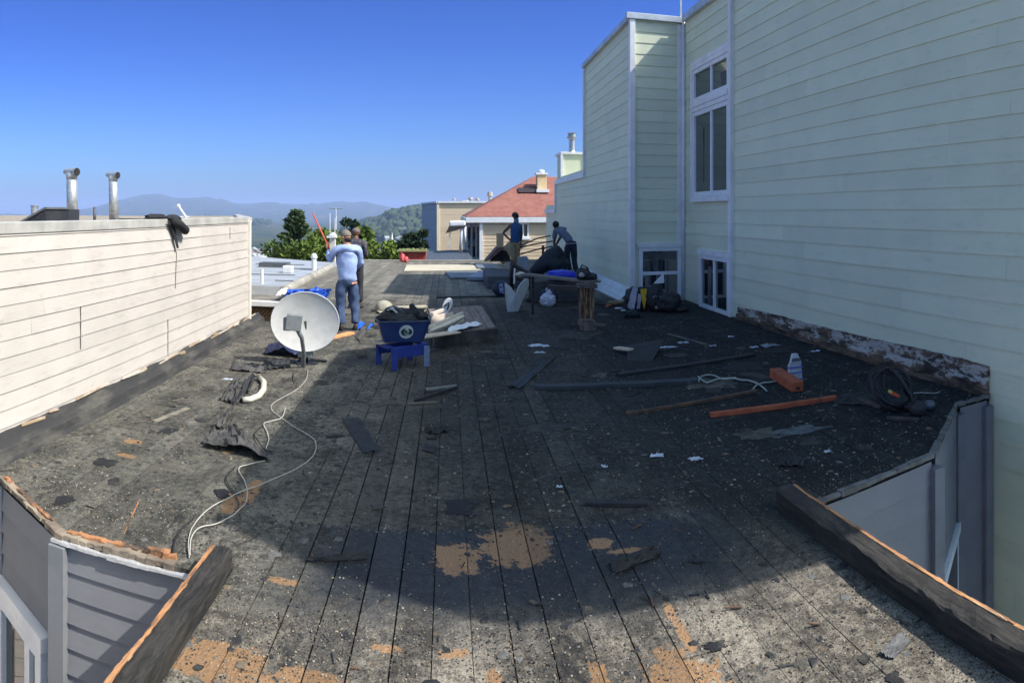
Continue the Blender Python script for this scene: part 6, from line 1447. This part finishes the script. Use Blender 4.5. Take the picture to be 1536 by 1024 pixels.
def body_parts(root, chains_list, headc, face, skin, neck, name='body'):
    m = MB(); roots = chains_list
    # main body as one skin; fingers as rooted chains inside the palms
    slim = []
    for ch in roots[0]:
        slim.append([(p, (tuple(q*.74 for q in r) if isinstance(r, tuple) else (r*.74 if r > .045 and not (r == .05 or r == .056 or r == .055 or r == .052) else r))) for p, r in ch])
    vs, fs = skin_mesh(slim); m.add(vs, fs)
    for ch in roots[1:]:
        vs, fs = skin_mesh([ch], 1); m.add(vs, fs)
    head(m, headc, face)
    return m.build(name, skin, root, smooth=True)
def garment(root, name, chains, mat, amp=.008, seed=1, zcut=None):
    vs, fs = skin_mesh(chains); vs = wrinkle(vs, amp, seed); m = MB(); m.add(vs, fs); return m.build(name, mat, root, smooth=True)
def boot(root, ankle, d, mat, L=.27):
    d = Vector(d).normalized(); a = Vector((ankle.x, ankle.y, ankle.z)); z0 = a.z
    m = MB(); s = Vector((-d.y, d.x, 0)); vs = []
    sect = [(-.075,.034,.0,.10),(-.05,.042,.0,.13),(.0,.045,.0,.125),(.06,.047,.0,.085),(.12,.052,.0,.062),(.165,.045,.0,.05),(.195,.022,.004,.03)]
    for t, w_, zb, zt in sect:
        c = a+d*t*(L/.27)
        for x, z in ((-1,zb),(-1.02,zb+(zt-zb)*.5),(-.55,zt),(.55,zt),(1.02,zb+(zt-zb)*.5),(1,zb)): vs.append(Vector((c.x,c.y,z0))+s*x*w_+Vector((0,0,z)))
    W = 6; n = len(sect)
    m.add(vs, [(i*W+j, i*W+(j+1) % W, (i+1)*W+(j+1) % W, (i+1)*W+j) for i in range(n-1) for j in range(W)]+[tuple(range(W)), tuple(reversed(range((n-1)*W, n*W)))])
    o = m.build('boot', mat, root, fix=True, smooth=True); sb = o.modifiers.new('s','SUBSURF'); sb.levels = sb.render_levels = 1; return o
BOOTM = M('boot_leather', (.06,.045,.035), (.03,.024,.02), .6, 12)
def frame(p, yaw):       # local axes: facing direction f, right r
    f = Vector((sin(yaw), cos(yaw), 0)); r = Vector((cos(yaw), -sin(yaw), 0)); return f, r
# --- man in the pale blue shirt, back to the camera
def person_pale():
    b = G(521,494); yaw = radians(-18); f, r = frame(b, yaw); Z = Vector((0,0,1))
    def P(x, y, z): return b+r*x+f*y+Z*z
    t = thing('person', 'person in a pale blue shirt and grey cap, back turned, lifting a red stick', 'person', b)
    hip = P(0,0,.90); waist = P(0,.0,1.04); chest = P(0,.01,1.30); sh = P(0,.0,1.42); nk = P(-.01,.015,1.50); hd = P(-.02,.04,1.62)
    lh, rh = P(-.10,0,.87), P(.10,0,.87); lk, rk = P(-.115,.03,.48), P(.12,.02,.48); la, ra = P(-.12,-.02,.09), P(.14,-.03,.09)
    ls, rs = P(-.185,0,1.41), P(.185,0,1.41); le, re = P(-.30,.10,1.20), P(.25,.08,1.14); lw = P(-.31,.24,1.39); rw = P(.17,.26,1.05)
    body = [[(hip,.13),(waist,(.145,.11)),(chest,(.165,.12)),(sh,(.13,.09)),(nk,.056),(hd,.05)],
            [(sh,(.13,.09)),(ls,.062),(le,.044),(lw,.027)],[(sh,(.13,.09)),(rs,.062),(re,.044),(rw,.027)],
            [(hip,.13),(lh,.09),(lk,.062),(la,.042)],[(hip,.13),(rh,.09),(rk,.062),(ra,.042)]]
    ch = []; hand(ch, lw, P(-.33,.28,1.46)-lw, r*.6-f*.2, 1, .95); hand(ch, rw, f-r*.5, -r, -1, .7)
    body_parts(t, [body]+ch, hd, (f*.75-r*.66), SK1, nk)
    SH1 = M('pale_blue_shirt', (.34,.44,.70), (.27,.37,.64), .8, 5, bump=1., bscale=16, dirt=(.42,.52,.76), dirt_amt=(.6,.7))
    garment(t, 'shirt', [[(P(0,.0,.82),(.17,.128)),(P(0,.0,.90),(.19,.145)),(P(0,-.005,1.00),(.19,.14)),(P(0,.0,1.15),(.182,.132)),(chest,(.19,.142)),(P(0,.0,1.385),(.155,.118)),(sh,(.15,.115)),(P(-.005,.008,1.485),.075)],
        [(sh,(.15,.115)),(ls,.086),(P(-.25,.05,1.30),.064),(le,.058),(P(-.305,.16,1.29),.058),(lw,.040)],[(sh,(.15,.115)),(rs,.086),(P(.235,.04,1.28),.064),(re,.058),(rw,.040)]], SH1, .032, 3)
    m = MB(); vs, fs = skin_mesh([[(P(0,0,.80),(.178,.136)),(P(0,0,.86),(.178,.136))]]); m.add(vs, fs); m.build('shirt_tail', M('grey_hem', (.34,.36,.42), (.28,.30,.35), .8, 9), t, smooth=True)
    m = MB(); m.beam(P(.05,-.158,.815), P(.155,-.10,.835), .02, .022); m.build('waistband', M('skin_gap', (.62,.26,.15), None, .7), t, bevel=.004)
    JN = M('blue_jeans', (.06,.10,.20), (.035,.06,.13), .85, 9, (1,1,.45), bump=1., bscale=22, dirt=(.13,.18,.26), dirt_amt=(.58,.68))
    garment(t, 'jeans', [[(P(0,0,.97),(.155,.118)),(P(0,-.01,.86),(.175,.14)),(lh,.125),(P(-.112,.01,.66),.108),(lk,.094),(P(-.12,-.01,.28),.086),(P(-.12,-.02,.10),.09)],[(P(0,-.01,.86),(.175,.14)),(rh,.125),(P(.115,.0,.66),.108),(rk,.094),(P(.133,-.01,.28),.086),(P(.14,-.03,.10),.09)]], JN, .034, 8)
    boot(t, Vector((la.x,la.y,.0)), f-r*.35, BOOTM); boot(t, Vector((ra.x,ra.y,.0)), f+r*.15, BOOTM)
    m = MB(); bm_c = hd+Z*.028; ff = (f*.75-r*.66).normalized()
    m.blob(bm_c, (.098,.098,.098), 3, .03, 2, 2, flat=.12); cap = m.build('cap', M('grey_cap', (.20,.175,.145), (.16,.14,.115), .85, 9, bump=.3), t, smooth=True)
    m = MB(); ss_ = ff.cross(Z); m.prism([bm_c+ff*.07+ss_*.07, bm_c+ff*.16+ss_*.045, bm_c+ff*.175, bm_c+ff*.16-ss_*.045, bm_c+ff*.07-ss_*.07], Z*.012); m.build('visor', MATS['grey_cap'], cap, bevel=.004)
    m = MB(); m.blob(hd-ff*.045-Z*.045, (.07,.07,.05), 3, .1, 3, 5); m.build('hair', M('dark_hair', (.03,.022,.018), None, .8), t, smooth=True)
    # the stick in his left hand
    gp = lw+(P(-.33,.28,1.46)-lw).normalized()*.10+r*.02
    tip = A(469,319,(Vector((gp.x,gp.y,0)).length)+.25); m = MB(); d = (tip-gp).normalized(); m.tube([gp-d*.10, gp+(tip-gp)*.5, tip], [.016,.014,.012], 8)
    tag(m.build('red_stick', M('red_orange_stick', (.62,.10,.06), (.52,.08,.05), .5, 12), smooth=True), 'slim red-orange stick held up by the person in pale blue', 'stick')
person_pale()
# --- second man hidden behind him
def person_back():
    bp_ = A(533,380,14.3); b = Vector((bp_.x,bp_.y,0)); yaw = radians(10); f, r = frame(b, yaw); Z = Vector((0,0,1))
    def P(x, y, z): return b+r*x+f*y+Z*z
    t = thing('person', 'person in a dark patterned jacket and cap, mostly hidden behind the person in pale blue', 'person', b)
    hip = P(0,0,.90); chest = P(0,.01,1.28); sh = P(0,0,1.42); nk = P(0,.03,1.50); hd = P(-.01,.07,1.60)
    lh, rh = P(-.09,0,.87), P(.09,0,.87); lk, rk = P(-.10,.02,.48), P(.10,.02,.48); la, ra = P(-.10,-.02,.09), P(.11,-.02,.09)
    ls, rs = P(-.185,0,1.40), P(.185,0,1.40); le, re = P(-.23,.08,1.14), P(.22,.08,1.15); lw, rw = P(-.16,.28,1.10), P(.12,.28,1.10)
    body = [[(hip,.12),(P(0,0,1.05),(.14,.1)),(chest,(.155,.115)),(sh,(.125,.09)),(nk,.055),(hd,.05)],[(sh,(.125,.09)),(ls,.06),(le,.043),(lw,.027)],[(sh,(.125,.09)),(rs,.06),(re,.043),(rw,.027)],[(hip,.12),(lh,.088),(lk,.06),(la,.042)],[(hip,.12),(rh,.088),(rk,.06),(ra,.042)]]
    ch = []; hand(ch, lw, f+r*.3, r, 1, .8); hand(ch, rw, f-r*.3, -r, -1, .8)
    body_parts(t, [body]+ch, hd, f, SK2, nk)
    garment(t, 'jacket', [[(P(0,0,.88),(.165,.12)),(P(0,0,1.1),(.165,.118)),(chest,(.178,.13)),(sh,(.14,.1)),(P(0,.02,1.48),.062)],[(sh,(.14,.1)),(ls,.082),(le,.064),(lw,.042)],[(sh,(.14,.1)),(rs,.082),(re,.064),(rw,.042)]], M('patterned_jacket', (.05,.055,.085), (.20,.17,.17), .85, 22, contrast=(.5,.6), bump=.3), .014, 5)
    garment(t, 'trousers', [[(P(0,0,.88),(.14,.11)),(lh,.1),(lk,.078),(P(-.10,-.02,.12),.07)],[(P(0,0,.88),(.14,.11)),(rh,.1),(rk,.078),(P(.11,-.02,.12),.07)]], M('dark_trousers', (.02,.022,.03), (.035,.037,.045), .85, 8, bump=.4), .012, 2)
    boot(t, Vector((la.x,la.y,0)), f, BOOTM); boot(t, Vector((ra.x,ra.y,0)), f, BOOTM)
    m = MB(); m.blob(hd+Z*.03, (.097,.1,.09), 3, .03, 2, 2, flat=.12); m.build('cap', M('mauve_cap', (.17,.13,.13), (.12,.09,.095), .85, 9), t, smooth=True)
person_back()
# --- standing worker in a blue vest, hand on hip
def person_vest():
    c = A(771,400,18.3); b = Vector((c.x,c.y,.35)); yaw = radians(60); f, r = frame(b, yaw); Z = Vector((0,0,1))
    f = Vector((.45,.89,0)).normalized(); r = Vector((.89,-.45,0)).normalized(); r2 = Vector((1,0,0)); f2 = Vector((0,1,0))
    def P(x, y, z): return b+r2*x+f2*y+Z*z
    t = thing('person', 'slim person in a blue vest and khaki trousers with one hand on the hip', 'person', b)
    hip = P(.03,0,.86); waist = P(.04,0,1.0); chest = P(.05,.0,1.22); sh = P(.05,0,1.36); nk = P(.045,0,1.46); hd = P(.05,.0,1.585)
    lh, rh = P(-.03,0,.84), P(.09,0,.84); lk, rk = P(-.02,-.03,.46), P(.09,.03,.46); la, ra = P(-.05,0,.08), P(.09,0,.08)
    ls, rs = P(-.09,0,1.345), P(.18,.02,1.345); le, re = P(-.30,.05,1.13), P(.22,.06,1.10); lw = P(-.10,-.06,.93); rw = P(.20,.12,.88)
    body = [[(hip,.105),(waist,(.115,.09)),(chest,(.13,.10)),(sh,(.105,.08)),(nk,.05),(hd,.05)],[(sh,(.105,.08)),(ls,.052),(le,.038),(lw,.027)],[(sh,(.105,.08)),(rs,.052),(re,.038),(rw,.027)],[(hip,.105),(lh,.08),(lk,.055),(la,.04)],[(hip,.105),(rh,.08),(rk,.055),(ra,.04)]]
    ch = []; hand(ch, lw, Vector((.8,.1,-.6)), Vector((.3,.9,0)), 1, .6); hand(ch, rw, Vector((0,.2,-1)), -r2, -1, .7)
    body_parts(t, [body]+ch, hd, Vector((.6,.75,0)), SK2, nk)
    garment(t, 'vest', [[(P(.035,0,.86),(.14,.12)),(P(.035,0,.92),(.15,.125)),(P(.04,0,1.06),(.145,.12)),(chest,(.165,.13)),(P(.05,0,1.345),(.155,.11)),(P(.045,0,1.44),.075)]], M('teal_blue_vest', (.012,.085,.22), (.008,.05,.15), .6, 5, bump=.3), .008, 4)
    m = MB(); m.blob(P(.075,-.03,1.46), (.055,.06,.10), 3, .15, 3, 3); m.build('scarf', M('sky_blue_scarf', (.06,.20,.40), (.04,.14,.30), .7, 9), t, smooth=True)
    garment(t, 'trousers', [[(P(.03,0,.97),(.13,.105)),(P(.03,0,.86),(.135,.11)),(lh,.10),(lk,.078),(P(-.05,0,.12),.07)],[(P(.03,0,.86),(.135,.11)),(rh,.10),(rk,.078),(P(.09,0,.12),.07)]], M('khaki', (.26,.20,.12), (.20,.155,.095), .85, 8, bump=.3), .010, 6)
    boot(t, Vector((la.x,la.y,.355)), Vector((.6,.7,0)), BOOTM); boot(t, Vector((ra.x,ra.y,.355)), Vector((.7,.6,0)), BOOTM)
    m = MB(); m.blob(hd+Z*.028-Vector((.02,.02,0)), (.093,.1,.098), 3, .05, 3, 2, flat=.35); m.build('hair', M('black_hair', (.010,.009,.009), (.02,.018,.018), .6, 30), t, smooth=True)
person_vest()
# --- bending worker against the green wall
def person_bend():
    c = A(856,405,18.2); b = Vector((c.x,c.y,.35)); Z = Vector((0,0,1)); r2 = Vector((1,0,0)); f2 = Vector((0,1,0))
    def P(x, y, z): return b+r2*x+f2*y+Z*z
    t = thing('person', 'person in a grey-blue shirt and dark jeans bending forward beside the green wall', 'person', b)
    hip = P(-.01,0,.85); waist = P(-.06,.03,.98); chest = P(-.20,.12,1.14); sh = P(-.28,.17,1.22); nk = P(-.33,.22,1.27); hd = P(-.37,.27,1.35)
    lh, rh = P(-.10,0,.82), P(.09,0,.82); lk, rk = P(-.08,.06,.44), P(.10,.05,.44); la, ra = P(-.03,-.02,.08), P(.14,-.02,.08)
    ls, rs = P(-.40,.10,1.20), P(-.12,.22,1.24); le, re = P(-.42,.22,.94), P(-.22,.40,1.0); lw = P(-.40,.34,.70); rw = P(-.34,.45,.78)
    body = [[(hip,.12),(waist,(.13,.10)),(chest,(.15,.11)),(sh,(.12,.09)),(nk,.052),(hd,.05)],[(sh,(.12,.09)),(ls,.058),(le,.042),(lw,.027)],[(sh,(.12,.09)),(rs,.058),(re,.042),(rw,.027)],[(hip,.12),(lh,.09),(lk,.06),(la,.042)],[(hip,.12),(rh,.09),(rk,.06),(ra,.042)]]
    ch = []; hand(ch, lw, Vector((0,.3,-1)), Vector((1,0,0)), 1, .8); hand(ch, rw, Vector((-.3,.2,-1)), Vector((-1,0,0)), -1, .8)
    body_parts(t, [body]+ch, hd, Vector((-.3,.8,-.5)), SK2, nk)
    garment(t, 'shirt', [[(P(.0,0,.87),(.155,.12)),(waist,(.158,.12)),(P(-.12,.07,1.06),(.16,.125)),(chest,(.17,.13)),(sh,(.135,.105)),(P(-.31,.19,1.245),.07)],[(sh,(.135,.105)),(ls,.082),(P(-.42,.17,1.05),.068),(le,.055)],[(sh,(.135,.105)),(rs,.08),(re,.055)]], M('grey_blue_shirt', (.10,.125,.20), (.16,.185,.26), .85, 28, contrast=(.45,.55), bump=.3), .012, 5)
    m = MB(); m.beam(P(-.15,-.115,.845), P(.14,-.115,.865), .02, .022); m.build('belt_line', M('pale_belt', (.35,.37,.42), None, .7), t, bevel=.004)
    garment(t, 'jeans', [[(P(-.02,0,.95),(.14,.115)),(P(-.01,0,.86),(.15,.125)),(lh,.115),(lk,.085),(P(-.03,-.02,.12),.078)],[(P(-.01,0,.86),(.15,.125)),(rh,.115),(rk,.085),(P(.14,-.02,.12),.078)]], M('dark_jeans', (.014,.020,.036), (.024,.032,.052), .85, 8, bump=.4), .014, 6)
    boot(t, Vector((la.x,la.y,.355)), Vector((-.3,.9,0)), BOOTM); boot(t, Vector((ra.x,ra.y,.355)), Vector((.2,.9,0)), BOOTM)
    m = MB(); m.blob(hd+Z*.02-f2*.02, (.094,.1,.095), 3, .05, 3, 2); m.build('hair', MATS['black_hair'], t, smooth=True)
person_bend()
